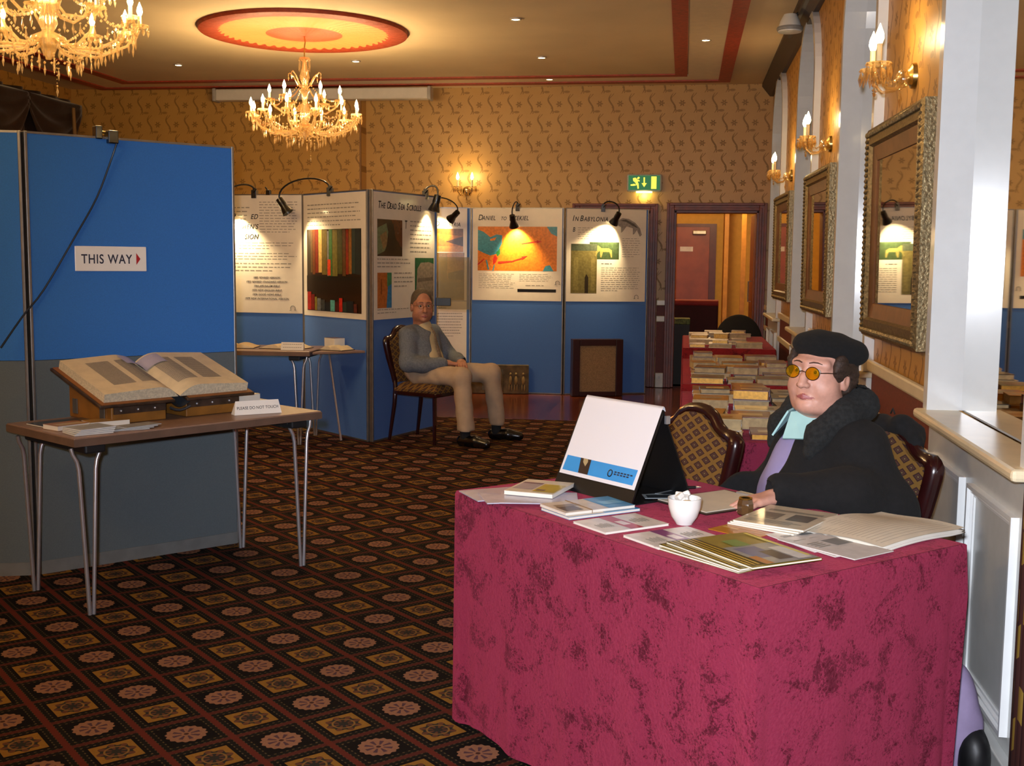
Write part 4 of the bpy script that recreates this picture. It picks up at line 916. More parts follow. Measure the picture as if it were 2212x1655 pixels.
def rb(u, v): a, b, c_ = rg(u, v); return (a-.006, b-.004, max(.001, c_-.006))
for k in range(2): obj('page_block', G().grid(lambda u, v, k=k: (rg(u, v)[0]-.005*(k+1), rg(u, v)[1]-.004*(k+1), max(.0012, rg(u, v)[2]-.005*(k+1))), 18, 10), m_page, t, smooth=2).modifiers.new('thick', 'SOLIDIFY').thickness = .003
g = G()
for i in range(16): v = .08+i*.055; g.add([rg(.06, v)[:2]+(rg(.06, v)[2]+.0006,)]+[(rg(u, v)[0], rg(u, v)[1], rg(u, v)[2]+.0008) for u in (.3, .5, .7, .93)]+[(rg(u, v+.006)[0], rg(u, v+.006)[1], rg(u, v+.006)[2]+.0008) for u in (.93, .7, .5, .3, .06)], [(0, 1, 8, 9), (1, 2, 7, 8), (2, 3, 6, 7), (3, 4, 5, 6)])
tag(obj('ruled_lines', g, mat('faint_line', 'a89a86', .7, var=0), t), kind='stuff')
t = thing('clipboard', 'dark clipboard with a cream sheet in front of the woman', 'clipboard', (.112, 3.42, ZT), math.atan2(-.163, .145))
obj('board', G().box((-.118, -.15, 0), (.118, .15, .004)), mat('dark_board', '2a1a16', .4), t, bevel=.001); obj('sheet', G().box((-.105, -.138, .0042), (.105, .132, .0065)), m_sheet, t); obj('clip', G().box((-.05, .128, .004), (.05, .15, .012)), m_chrome, t, bevel=.002)
t = thing('pen', 'black pen lying behind the flip chart', 'pen', (.005, 3.60, ZT+.0055), .3); obj('barrel', G().tube([(-.065, 0, 0), (.05, 0, 0)], .0048, 8), m_black, t, smooth=True); obj('tip', G().tube([(.05, 0, 0), (.068, 0, 0)], [.0045, .001], 8), m_chrome, t)
t = thing('glass_jar', 'small faceted brown glass jar by the hand', 'glass jar', (.188, 3.262, ZT), .3)
obj('glass', G().lathe([(.018, 0), (.024, .006), (.024, .034), (.02, .046), (.017, .046), (.021, .032), (.020, .006), (0, .004)], 8), mat('amber_glass', '5a4026', .08, var=.1, spec=.9, coat=.5), t); obj('rim', G().lathe([(.0185, .046), (.0205, .048), (.0185, .051), (.0165, .048), (.0185, .046)], 8), m_brass, t)
t = thing('white_bowl', 'white rounded china bowl on the crimson table', 'bowl', (.017, 3.116, ZT), 0)
obj('bowl', G().lathe([(.022, 0), (.024, .004), (.036, .022), (.044, .048), (.046, .073), (.0435, .073), (.041, .05), (.033, .024), (.0, .010)], 28), mat('white_china', 'eceae6', .12, var=0, coat=.4), t, smooth=True)
for k in range(9):
    r = random.Random(k+3); a = r.uniform(0, 6.28); rr = r.uniform(.0, .026)
    s_ = obj('sugar_lump', G().box((-.011, -.011, -.008), (.011, .011, .008)), mat('sugar_white' if k % 3 else 'sugar_brown', 'e8e4dc' if k % 3 else 'b89a6c', .6), None, bevel=.004)
    s_.location = (.017+rr*math.cos(a), 3.116+rr*math.sin(a), ZT+.062+.008*(k % 3)); s_.rotation_euler = (r.uniform(-.6, .6), r.uniform(-.6, .6), a)
    tag(s_, 'pale sugar lump in the white china bowl' if k % 3 else 'brown sugar lump in the white china bowl', 'sugar lump', 'sugar lumps in the bowl')
# flip chart standing like a tent
P0, P1 = Vector((-.394, 3.57, 0)), Vector((-.138, 3.314, 0)); pc = (P0+P1)/2
t = thing('flip_chart', 'black tent shaped table flip chart showing a white page', 'flip chart', (pc.x, pc.y, ZT), math.atan2(-.256, .256))
W2, DD, HH = .181, .25, .275
def slope(y): return y/(DD/2)*HH
fl = G(); fl.add([(-W2, 0, 0), (W2, 0, 0), (W2, DD/2, HH), (-W2, DD/2, HH), (-W2, .006, 0), (W2, .006, 0), (W2, DD/2+.004, HH-.004), (-W2, DD/2+.004, HH-.004)], [(0, 1, 2, 3), (7, 6, 5, 4), (1, 5, 6, 2), (0, 3, 7, 4), (0, 4, 5, 1)]); obj('front_leaf', fl, m_black, t)
bk = G(); bk.add([(-W2, DD, 0), (W2, DD, 0), (W2, DD/2, HH), (-W2, DD/2, HH), (-W2, DD-.006, 0), (W2, DD-.006, 0), (W2, DD/2-.002, HH-.006), (-W2, DD/2-.002, HH-.006)], [(3, 2, 1, 0), (4, 5, 6, 7), (2, 6, 5, 1), (0, 4, 7, 3), (1, 5, 4, 0)]); obj('rear_leaf', bk, m_black, t)
obj('base_leaf', G().box((-W2, 0.004, 0), (W2, DD-.004, .003)), m_black, t)
def fp(x, s, o=.0025): return (x, s*DD/2-o*.9, s*HH+o*.4)
g = G()
rows = [.16+.84*i/10 for i in range(11)]
vs = [fp(x, s) for s in rows for x in (-W2+.008, W2-.004)]+[(x, DD/2+.004+.004*k, HH+.010-.004*k*k) for k in (0, 1, 2) for x in (-W2+.008, W2-.004)]
g.add(vs, [(2*i, 2*i+1, 2*i+3, 2*i+2) for i in range(13)]); obj('white_page', g, mat('flip_white', 'e8e6ea', .35, var=0), t, smooth=2)
g = G().add([fp(-W2+.018, .20, .0035), fp(W2-.018, .20, .0035), fp(W2-.016, .36, .0035), fp(-W2+.02, .36, .0035)], [(0, 1, 2, 3)]); obj('blue_strip', g, mat('flip_blue', '3a94d8', .35, var=.03), t)
g = G().add([fp(-.085, .20, .0042), fp(-.040, .20, .0042), fp(-.045, .36, .0042), fp(-.095, .36, .0042)], [(0, 1, 2, 3)]); obj('vase_picture', g, pm2('3a2c24'), t)
g = G().add([fp(-.062, .28, .005), fp(-.056, .33, .005), fp(-.06, .36, .005), fp(-.08, .36, .005), fp(-.078, .32, .005)], [(0, 1, 2, 3, 4)]); obj('vase_detail', g, pm2('b09a70'), t)
g = G().tube([fp(.055+.009*math.cos(a), .27+.035*math.sin(a), .0045) for a in [2*PI*i/12 for i in range(12)]], .0018, 5, closed=True); obj('round_logo', g, m_ink, t)
g = G()
for k, (s0, x1) in enumerate(((.285, .145), (.262, .14))): 
    x = .072
    while x < x1: g.add([fp(x, s0, .0045), fp(x+.010, s0, .0045), fp(x+.010, s0+.014, .0045), fp(x, s0+.014, .0045)], [(0, 1, 2, 3)]); x += .014
tag(obj('logo_print', g, mat('navy_print', '20233a', .5), t), kind='stuff')
obj('spine_clip', G().cbox((W2+.004, DD/2+.012, HH-.03), (.004, .008, .012)), m_chrome, t)
for i, (x, y, a) in enumerate(((-.045, 3.47, .5), (-.02, 3.50, .9), (-.06, 3.43, .2))):
    booklet('photo_card', 'glossy grey card tucked under the flip chart', 'card', (x, y), a, .09, .06, ZT+.0045+.002*i, .0015, '8f9aa0', (('2a3036', .1, .15, .9, .8),), 'cards under the flip chart')
# bag beside the table
t = thing('cloth_bag', 'lavender cloth bag with black flap on the floor beside the crimson table', 'bag', (.80, 3.30, 0), .2)
v, f = sdf_mesh(lambda P: s_u(s_ell(P, (0, .02, .16), (.06, .09, .17)), s_box(P, (0, .02, .1), (.05, .08, .1), .03), .04), (-.1, -.12, .005), (.1, .16, .36), .012)
link('bag_body', np_mesh('bag_body', [(v, f)]), mat('lavender_cloth', '8a7a9a', .8, var=.1), t, smooth=2)
v, f = sdf_mesh(lambda P: s_u(s_ell(P, (.02, -.06, .08), (.045, .06, .085)), s_cap(P, (.02, -.06, .12), (.04, .0, .19), .03, .02), .03), (-.06, -.16, .004), (.11, .08, .26), .012)
link('black_flap', np_mesh('black_flap', [(v, f)]), mat('black_leather', '0c0b0d', .5, var=.2), t, smooth=2)

# ---------------- the great open book on its stand
aD = Vector((.559, .829, 0)); angB = math.atan2(.829, .559); cB = (Vector((-2.396, 4.485, 0))+Vector((-1.996, 5.08, 0)))/2
TI = math.atan2(.12, .40)
t = thing('book_stand', 'wooden wedge stand with brass corners under the antique book', 'book stand', (cB.x, cB.y, .741), angB)
m_st = mat('stained_pine', '8a5a20', .5, var=.2, vs=12); m_lthr = mat('worn_dark_leather', '3a2a20', .5, var=.4, vs=25, bump=.4, bs=60)
for x0, x1 in ((-.31, -.05), (.05, .33)):
    g = G(); g.prism([(.03, 0), (.40, 0), (.40, .155), (.03, .075)], 'x', x0, x1); obj('wedge_block', g, m_st, t, bevel=.004)
for x0, x1 in ((-.30, -.055), (.055, .325)): obj('leather_strip', G().box((x0, .022, .042), (x1, .031, .072)), m_lthr, t)
g = G()
for x in (-.27, -.19, -.11, .10, .18, .27): g.ball((x, .02, .057), .006, 8, 5)
obj('studs', g, m_chrome, t, smooth=True)
for x, y in ((-.312, .10), (-.312, .34)): obj('hinge_plate', G().box((x-.004, y-.02, .02), (x, y+.02, .085)), m_rail, t)
t = thing('antique_book', 'huge open antique book with cream pages and columns of print', 'book', (cB.x, cB.y, .741+.072), angB)
t.rotation_euler = (Matrix.Rotation(angB, 4, 'Z') @ Matrix.Rotation(TI, 4, 'X')).to_euler()
Hh = .43
for s_ in (-1, 1):
    obj('cover_board', G().box((min(s_*.03, s_*.385), -.012, .008+.0), (max(s_*.03, s_*.385), Hh+.015, .022)), m_lthr, t, bevel=.004)
    obj('cover_lining', G().box((min(s_*.04, s_*.375), -.008, .022), (max(s_*.04, s_*.375), Hh+.01, .025)), mat('tan_edge', '8a5424', .6), t)
obj('spine', G().tube([(x, -.01, -.012-.02*math.cos(x*28)) for x in (-.05, -.025, 0, .025, .05)], .006, 6), mat('blue_black_leather', '2a3038', .5), t)
g = G().grid(lambda u, v: ((u-.5)*.10, -.008+v*(Hh+.016), -.026*math.cos((u-.5)*PI)+.008), 10, 4); obj('spine_leather', g, mat('blue_black_leather', '2a3038', .5), t, smooth=2)
def pg(s_, u, v): return (s_*(.004+.352*u), .012+v*(Hh-.02), .025+.055*(1-(1-min(1, u*3.2))**2.2)*(1-.35*u)+.002)
for s_ in (-1, 1):
    g = G()
    N_ = 16
    top = [[pg(s_, i/N_, j/6) for i in range(N_+1)] for j in range(7)]
    def idx(i, j): return j*(N_+1)+i
    vs = [p for row in top for p in row]; fs = [(idx(i, j), idx(i+1, j), idx(i+1, j+1), idx(i, j+1)) for j in range(6) for i in range(N_)]
    g.add(vs, fs if s_ > 0 else [f[::-1] for f in fs]); obj('page', g, m_cream2, t, smooth=2)
    g = G()
    for j in (0, 6):
        a = [pg(s_, i/N_, j/6) for i in range(N_+1)]; b = [(x, y, .0255) for x, y, z in a]
        fs = [(i, N_+1+i, N_+2+i, i+1) for i in range(N_)]; g.add(a+b, fs)
    a = [pg(s_, 1, j/6) for j in range(7)]; b = [(x, y, .0255) for x, y, z in a]; g.add(a+b, [(i, i+1, 8+i, 7+i) for i in range(6)])
    obj('page_edges', g, mat('page_edge_lines', 'cfc4a8', .7, var=.15, vs=120), t)
    for (u0, u1) in (((.10, .38), (.46, .74)) if s_ > 0 else ((.14, .38), (.46, .76))):
        g = G(); r = random.Random(int(u0*100))
        for i in range(34):
            v = .20+i*.019; k = [(u0+(u1-u0)*q/5) for q in range(6)]; A = [pg(s_, u, v) for u in k]; B = [pg(s_, u, v+.012) for u in k]
            g.add([(x, y, z+.0008) for x, y, z in A+B], [((q, q+1, 7+q, 6+q) if s_ > 0 else (6+q, 7+q, q+1, q)) for q in range(5)])
        tag(obj('print_column', g, mat('faded_print', '8d8274', .7, var=.2, vs=200), t), kind='stuff')
g = G().grid(lambda u, v: (-.10+.20*u, .30+.10*v, pg(1, abs(-.10+.20*u)/.352, .7)[2]+.004+.004*math.sin(u*PI)), 10, 3); obj('acetate_marker', g, mat('lilac_acetate', 'b8aeb8', .25, var=.05), t, smooth=2)
# sign, small books and leaflets on that table
t = thing('notice_stand', 'white PLEASE DO NOT TOUCH notice on the folding table', 'sign', (-1.915, 5.0, .741), math.atan2(.135, .161))
g = G(); g.add([(-.112, 0, 0), (.112, 0, 0), (.102, .018, .062), (-.102, .018, .062), (-.112, .05, 0), (.112, .05, 0)], [(0, 1, 2, 3), (3, 2, 5, 4), (1, 5, 2), (0, 3, 4), (4, 5, 1, 0)]); obj('plate', g, mat('sign_white', 'efece6', .3), t)
letters('lettering', 'PLEASE DO NOT TOUCH', .019, m_ink, t, (0, .0068, .024), rot=(math.radians(74), 0, 0), align='CENTER', ext=.0002, sx=.92)
def tbl(u, v): p = Vector((-2.2625, 4.84, 0))+aD*u+Vector((-.829, .559, 0))*v; return p.x, p.y
booklet('book', 'yellowed old book standing behind the notice', 'book', tbl(.37, .02), angB+.1, .17, .11, .741, .07, 'c8a860', (('5a4020', .0, .0, 1, .3),))
booklet('book', 'thin dark book next to the yellowed book behind the notice', 'book', tbl(.50, .05), angB+.05, .10, .12, .741, .028, '4a3420', ())
booklet('book', 'orange edged paperback at the bare end of the folding table', 'book', tbl(-.50, -.02), angB+.1, .15, .11, .741, .02, 'a8744a', (('c8b090', .1, .1, .9, .6),))
booklet('book', 'tan paperback beside the orange edged one', 'book', tbl(-.34, -.045), angB-.1, .17, .10, .741, .022, 'b08a54', ())
for i in range(4): booklet('leaflet', 'pale blue leaflet stacked at the corner of the folding table', 'leaflet', tbl(-.50+.004*i, -.20+.003*i), angB+.06*i-.1, .16, .13, .741+.006*i, .0055, 'b4bcc8', (('9aa6b8', .1, .3, .9, .4), ('9aa6b8', .1, .55, .9, .62)), 'leaflets at the table corner')
for i in range(4): booklet('leaflet', 'grey leaflet fanned out before the wooden book stand', 'leaflet', tbl(-.34+.02*i, -.215+.004*i), angB+.12*i-.25, .17, .09, .741+.003*i, .0028, '9a9ea6', (), 'leaflets fanned before the stand')
booklet('folder', 'dark folder lying flat behind the small paperbacks', 'folder', tbl(-.44, .12), angB+.05, .26, .16, .741, .006, '3a3e42', ())
# ---------------- open books on the table by the blue panels
def open_book(label, c, ang, w, h, z, m=None, group='open books by the blue panels'):
    t = thing('open_book', label, 'book', (c[0], c[1], z), ang, group)
    obj('cover', G().box((-w-.006, -h/2-.005, 0), (w+.006, h/2+.005, .004)), m_lthr, t)
    for s_ in (-1, 1):
        def f(u, v, s_=s_): return (s_*w*u, (v-.5)*h, .006+.035*math.sin(PI*min(1, u*.9+.12))*(1-.5*u))
        g = G().grid(f, 10, 3)
        a = [f(i/10, 0) for i in range(11)]; g.add(a+[(x, y, .004) for x, y, z_ in a], [(i, 11+i, 12+i, i+1) for i in range(10)])
        e = [f(1, v) for v in (0, 1)]; g.add(e+[(x, y, .004) for x, y, z_ in e], [(0, 1, 3, 2)])
        obj('pages', g, m or m_cream2, t, smooth=True)
    return t
open_book('open cream book near the hidden end of the panel table', (-3.55, 8.78), .15, .17, .24, .741)
open_book('open cream book in the middle of the panel table', (-3.13, 8.80), -.2, .17, .24, .741)
open_book('open cream book on the corner board by the brown box', (-2.72, 8.82), -.35, .11, .16, .734)
t = thing('caption_card', 'white caption card propped before the middle open book', 'card', (-3.02, 8.62, .741), .05)
obj('card', G().add([(-.09, 0, 0), (.09, 0, 0), (.09, .02, .06), (-.09, .02, .06), (-.09, .05, 0), (.09, .05, 0)], [(0, 1, 2, 3), (3, 2, 5, 4), (1, 5, 2), (0, 3, 4), (4, 5, 1, 0)]), m_page, t)
g = G()
for k in range(2):
    for j in range(9): x = -.075+j*.017; g.add([(x, .0045+.0085*(1-k), .018+.024*(1-k)), (x+.013, .0045+.0085*(1-k), .018+.024*(1-k)), (x+.013, .0058+.0085*(1-k), .022+.024*(1-k)), (x, .0058+.0085*(1-k), .022+.024*(1-k))], [(0, 1, 2, 3)])
tag(obj('small_print', g, m_inkg, t), kind='stuff')
booklet('book', 'thick brown closed book at the back of the corner board', 'book', (-2.79, 8.99), -.7, .15, .10, .734, .085, '6a4422', ())
# ---------------- rows of books for sale on the velvet tables
m_bkpg = mat('browned_pages', 'b39c72', .75, var=.15, vs=40)
m_gilt = mat('gilt_edge', 'b8862c', .35, metal=.4, var=.2, vs=60)
COLS = [('cream', 'c8b084'), ('ochre', 'a87824'), ('olive', '6a5a2c'), ('dark brown', '3e2818'), ('grey', '8a8478'), ('maroon', '5e1c24'), ('tan', '9a7444'), ('black', '1c1816'), ('buff', 'b8a070'), ('russet', '7a3c1c')]
BK = {}
def sale_book(ci, w, d, th, x, y, z, rz, tilt, label, gilt=False):
    key = (ci, round(w, 2), round(d, 2), round(th, 3), gilt)
    if key not in BK:
        t = thing('book', label, 'book', (x, y, z), rz, 'books for sale on the velvet tables'); c = pm2(COLS[ci][1])
        g = G(); g.box((-w/2, -d/2, 0), (w/2, d/2, .003)); g.box((-w/2, -d/2, th-.003), (w/2, d/2, th)); g.box((-w/2, d/2-.004, .003), (w/2, d/2, th-.003)); obj('cover', g, c, t)
        obj('pages', G().box((-w/2+.004, -d/2+.004, .003), (w/2-.004, d/2-.004, th-.003)), m_gilt if gilt else m_bkpg, t)
        obj('title_panel', G().poly([(-w*.3, -d*.25, th+.0006), (w*.3, -d*.25, th+.0006), (w*.3, d*.1, th+.0006), (-w*.3, d*.1, th+.0006)]), pm2(COLS[(ci+3) % 10][1]), t); BK[key] = t
    else: t = dup(BK[key], (x, y, z), rz, label, 'books for sale on the velvet tables')
    t.rotation_euler = (tilt, 0, rz); return t
names = ('table behind empty chair', 'middle velvet table', 'velvet table by open door')
rr = random.Random(21); DIMS = [(.15, .20, .025), (.19, .24, .035), (.13, .18, .03), (.22, .17, .045), (.17, .22, .055), (.24, .18, .03)]
for ti, ((y0, y1), rows) in enumerate((((4.62, 6.42), 6), ((6.80, 8.62), 6), ((9.72, 11.45), 5))):
    for r in range(rows):
        x = .06; y = y0+.15+r*(y1-y0-.28)/(rows-1); col = 0
        while x < .70:
            w, d, th = rr.choice(DIMS); ci = rr.randrange(10)
            if x+w > .745: break
            rowname = ('front', 'second', 'third', 'fourth', 'fifth', 'sixth')[r]
            pos = 'aisle end' if col == 0 else 'wall end' if x+w > .6 else 'middle'
            yy = y+rr.uniform(-.008, .008); rz = rr.uniform(-.06, .06); d = min(d, .22)
            lab = '%s %s book, %s of %s row on %s' % ('thick' if th > .04 else 'slim', COLS[ci][0], pos, rowname, names[ti])
            sale_book(ci, w, d, th, x+w/2, yy, .7422, rz, 0, lab, gilt=rr.random() < .3)
            if rr.random() < .38:
                w2, d2, th2 = rr.choice(DIMS[:4]); w2 = min(w2, w); d2 = min(d2, d); cj = rr.randrange(10)
                sale_book(cj, w2, d2, th2, x+w/2, yy, .7422+th+.0008, rz+rr.uniform(-.1, .1), 0, '%s book on the %s one, %s of %s row, %s' % (COLS[cj][0], COLS[ci][0], pos, rowname, names[ti]), gilt=rr.random() < .3)
            x += w+rr.uniform(.015, .04); col += 1
# ================================================================== people
m_skinw = mat('skin_fair', 'cf9a86', .5, var=.06, vs=60); m_skinm = mat('skin_ruddy', 'b57a5c', .5, var=.08, vs=60); m_lip = mat('lip_tint', 'a85f5c', .45, var=.05)
m_eyew = mat('eye_white', 'c4b8ac', .2, var=0); m_iris = mat('iris_dark', '2a1a10', .1, var=0)
for m in (m_skinw, m_skinm): m.node_tree.nodes['Principled BSDF'].inputs['Subsurface Weight'].default_value = .08; m.node_tree.nodes['Principled BSDF'].inputs['Subsurface Radius'].default_value = (.02, .008, .004)
def rot_pts(v, M): 
    A = np.array(M.to_3x3()); return (v @ A.T+np.array(M.translation)).astype(np.float32)
def head_sdf(P, fem):
    x = np.abs(P[0]); Q = (x, P[1], P[2])                        # mirror symmetric
    pl = .006 if fem else 0
    d = s_ell(P, (0, .018, .045), (.077, .095, .088))
    d = s_u(d, s_ell(P, (0, -.028, -.026), (.067+pl, .068, .088)), .03)
    d = s_u(d, s_ell(Q, (.037, -.043, -.040), (.034+pl, .036, .036)), .025)                    # cheeks
    d = s_u(d, s_ell(Q, (.045, -.005, -.075), (.026+pl, .045, .03)), .03)                      # jaw
    d = s_u(d, s_ell(P, (0, -.074, -.094), (.027, .022, .018)), .022)                          # chin
    if fem: d = s_u(d, s_ell(P, (0, -.022, -.100), (.060, .056, .024)), .03)                    # soft under-chin
    d = s_u(d, s_cap(Q, (.0, -.088, .036), (.05, -.068, .034), .012, .012), .02)               # brow
    d = s_sub(d, s_ell(Q, (.032, -.104, .012), (.020, .018, .013)), .014)                      # eye sockets
    d = s_u(d, s_chain(P, [(0, -.088, .022), (0, -.105, -.008), (0, -.116, -.028)], [.009, .011, .0125], .01), .010)
    d = s_u(d, s_ell(Q, (.0125, -.104, -.031), (.009, .012, .008)), .006)
    d = s_sub(d, s_ell(Q, (.007, -.112, -.040), (.004, .006, .003)), .004)
    d = s_u(d, s_cap(Q, (0, -.099, -.0605), (.032, -.081, -.068), .0040, .0022), .006)           # lips
    d = s_u(d, s_cap(Q, (0, -.098, -.0705), (.027, -.083, -.0700), .0044, .0025), .006)
    d = s_sub(d, s_cap(Q, (0, -.106, -.0655), (.030, -.087, -.0695), .0020, .0016), .003)
    d = s_sub(d, s_cap(Q, (.030, -.098, -.040), (.036, -.086, -.072), .003, .002), .012)       # smile fold
    e = s_ell(Q, (.079, .012, -.012), (.010, .021, .031)); e = s_sub(e, s_ell(Q, (.090, .006, -.010), (.008, .010, .016)), .006)
    d = s_u(d, e, .008)
    d = s_u(d, s_cap(P, (0, .018, -.07), (0, .04, -.20), .056 if fem else .058, .062), .03)
    return d
def lipmask(v, f):
    c = v[f].mean(1); ax = np.abs(c[:, 0]); return (ax < .0315) & (c[:, 1] < -.070) & (c[:, 2] > -.0760+.22*ax) & (c[:, 2] < -.0560-.38*ax)
def hand_list(M, curl=.3, sgn=1):
    """capsules of a hand in frame M: +Y along the fingers, +X*sgn towards the thumb, +Z the back of the hand"""
    def T_(x, y, z): q = M @ Vector((x*sgn, y, z)); return (q.x, q.y, q.z)
    L = []
    for i, (x, ln) in enumerate(((.027, .074), (.009, .083), (-.009, .078), (-.026, .060))):
        L.append((T_(x*.75, .0, .0), T_(x, .078, .003), .0145, .0120, .014))
        a = Vector((x, .078, .003)); an = -curl*.35; rr = (.0098, .0090, .0082, .0072); seg = (ln*.45, ln*.31, ln*.24)
        for k in range(3):
            b = a+Vector((x*.10, math.cos(an)*seg[k], math.sin(an)*seg[k])); L.append((T_(*a), T_(*b), rr[k], rr[k+1], .005)); a = b; an -= curl
    L.append((T_(.018, .012, -.004), T_(.036, .040, -.010), .0155, .0125, .012)); L.append((T_(.036, .040, -.010), T_(.045, .066, -.014), .0110, .0098, .006)); L.append((T_(.045, .066, -.014), T_(.046, .088, -.018), .0098, .0080, .004))
    L.append((T_(0, -.03, .0), T_(0, .01, .0), .021, .024, .016))
    return L
def hand_sdf(P, L, arm):
    d = s_cap(P, arm[0], arm[1], arm[2], arm[3])
    for a, b, ra, rb, k in sorted(L, key=lambda q: -q[4]): d = s_u(d, s_cap(P, a, b, ra, rb), k)
    return d
def bounds(L, pad=.03):
    p = np.array([q for l in L for q in l[:2]]); return p.min(0)-pad, p.max(0)+pad
def cloth(name, fn, lo, hi, h, m, parent, M=None):
    v, f = sdf_mesh(fn, lo, hi, h)
    if M is not None: v = rot_pts(v, M)
    return link(name, np_mesh(name, [(v, f)]), m, parent, smooth=2)
def fold(P, k=1.0): return .0035*k*np.sin(P[0]*38+P[2]*21+2*np.sin(P[1]*17))*np.sin(P[2]*29-P[1]*24+1.3)
def figure(label, loc, rz, HM, fem, skin, hands, hh):
    ey, ir = (0, 1) if fem else (.0055, 1.25)
    t = thing('person', label, 'person', loc, rz)
    v, f = sdf_mesh(lambda P: head_sdf(P, fem), (-.105, -.14, -.22), (.105, .13, .15), hh); lm = lipmask(v, f); parts = [(rot_pts(v, HM), f)]
    for (M, curl, sgn, elbow, er) in hands:
        L = hand_list(M, curl, sgn); w = M @ Vector((0, -.03, 0)); arm = (tuple(elbow), tuple(w), er, .024)
        lo, hi = bounds(L+[(arm[0], arm[1])]); parts.append(sdf_mesh(lambda P: hand_sdf(P, L, arm), lo, hi, max(hh*.85, .0035)))
    me = np_mesh('body', parts); mi = np.zeros(len(me.polygons), np.int32); mi[:len(lm)] = lm; me.polygons.foreach_set('material_index', mi)
    link('body', me, [skin, m_lip], t, smooth=2)
    for s_ in (-1, 1):
        g = G().ball((s_*.031, -.083+ey, .011), .0122, 12, 8); o = obj('eye', g, m_eyew, t, smooth=2); o.matrix_local = HM
        g = G().ball((s_*.031, -.0945+ey, .011), (.0055*ir, .003, .0055*ir), 10, 6); q = obj('iris', g, m_iris, o, smooth=2)
        g = G().tube([(s_*(.012+.012*k), -.1035+.0035*k+.0006*k*k, .037+.004*math.sin(k*1.1)) for k in range(4)], [.0018, .0024, .0022, .001], 6); o = obj('eyebrow', g, mat('eyebrow_brown', '4a3228', .8), t); o.matrix_local = HM
    return t
def glasses(t, HM, lens, frame, rx=.0225, rz=.0195, tilt=0):
    g = G()
    for s_ in (-1, 1):
        g.tube([(s_*.033+rx*math.cos(a), -.1165+.010*abs(s_*.033+rx*math.cos(a))*8*abs(s_*.033+rx*math.cos(a)), .008+rz*math.sin(a)) for a in [2*PI*i/20 for i in range(20)]], .0011, 6, closed=True)
        g.tube([(s_*(.033+rx), -.112, .012), (s_*.072, -.095, .014), (s_*.086, -.03, .012), (s_*.087, .015, .004)], .0012, 6)
    g.tube([(-.0105, -.117, .010), (0, -.121, .013), (.0105, -.117, .010)], .0013, 6); f = obj('spectacle_frame', g, frame, t, smooth=True); f.matrix_local = HM
    for s_ in (-1, 1):
        pts = [(s_*.033+rx*.97*math.cos(a), -.1165+.08*(s_*.033+rx*math.cos(a))**2, .008+rz*.97*math.sin(a)) for a in [2*PI*i/20 for i in range(20)]]
        o = obj('lens', G().poly(pts if s_ > 0 else pts), lens, f)
def lens_mat(name, c, al):
    t = T(name); t.set(Base_Color=lin(c), Roughness=.1, Alpha=al); return t.mat
# ---------------- the woman at the crimson table
PH_W2 = math.radians(-66)
HW = Matrix.Translation((.045, -.045, 1.105)) @ Matrix.Rotation(math.radians(32), 4, 'Z') @ Matrix.Rotation(math.radians(3), 4, 'Y') @ Matrix.Rotation(math.radians(-3), 4, 'X') @ Matrix.Scale(1.02, 4)
LH = Matrix.Translation((.262, -.305, .770)) @ Matrix.Rotation(PI+.18, 4, 'Z') @ Matrix.Rotation(math.radians(-8), 4, 'X')
RH = Matrix.Translation((-.13, -.31, .60)) @ Matrix.Rotation(PI+.3, 4, 'Z')
woman = figure('woman in black beret and coat with yellow tinted glasses sitting at the table', (.455, 3.765, 0), PH_W2, HW, True, m_skinw, [(LH, .22, 1, (.285, -.12, .775), .026), (RH, .4, -1, (-.20, -.15, .66), .028)], .0034)
m_coat = mat('black_wool', '0e0d0e', .95, var=.25, vs=60, bump=.5, bs=260); m_coll = mat('charcoal_fleece', '1e1f1f', 1, var=.35, vs=90, bump=.8, bs=200)
m_shirt = mat('lavender_shirt', '9a94c8', .7, var=.05)
def coat_w(P):
    d = s_ell(P, (0, -.008, .67), (.208, .208, .24)); d = s_u(d, s_ell(P, (0, .005, .84), (.19, .142, .13)), .07)
    d = s_u(d, s_cap(P, (-.145, .03, .885), (.145, .03, .885), .082, .082), .05)
    d = s_u(d, s_chain(P, [(.165, .025, .875), (.265, .06, .70), (.285, -.08, .765), (.268, -.30, .788)], [.09, .092, .078, .050], .05), .05)
    d = s_u(d, s_chain(P, [(-.165, .02, .875), (-.225, -.03, .70), (-.15, -.20, .705), (-.13, -.30, .68)], [.085, .066, .048, .042], .05), .045)
    d = s_u(d, s_cap(P, (-.12, .03, .52), (.12, .03, .52), .13, .13), .06)
    op = s_chain(P, [(.0, -.15, .97), (-.02, -.205, .86), (-.055, -.26, .74), (-.065, -.27, .46)], [.060, .070, .085, .09], .05)
    d = s_sub(d, op, .02)
    d = s_sub(d, s_ell(P, (0, -.02, .985), (.075, .085, .075)), .02)
    d = s_sub(d, s_cap(P, (.268, -.325, .786), (.265, -.46, .778), .034, .06), .008)
    return d+fold(P)
cloth('coat', coat_w, (-.42, -.42, .38), (.42, .27, 1.02), .0085, m_coat, woman)
cloth('shirt', lambda P: s_u(s_ell(P, (0, -.02, .68), (.19, .185, .22)), s_u(s_ell(P, (0, -.01, .85), (.15, .12, .12)), s_cap(P, (0, -.04, .93), (0, -.035, .965), .066, .060), .03), .06)+fold(P, .8), (-.23, -.25, .42), (.23, .21, 1.04), .009, m_shirt, woman)
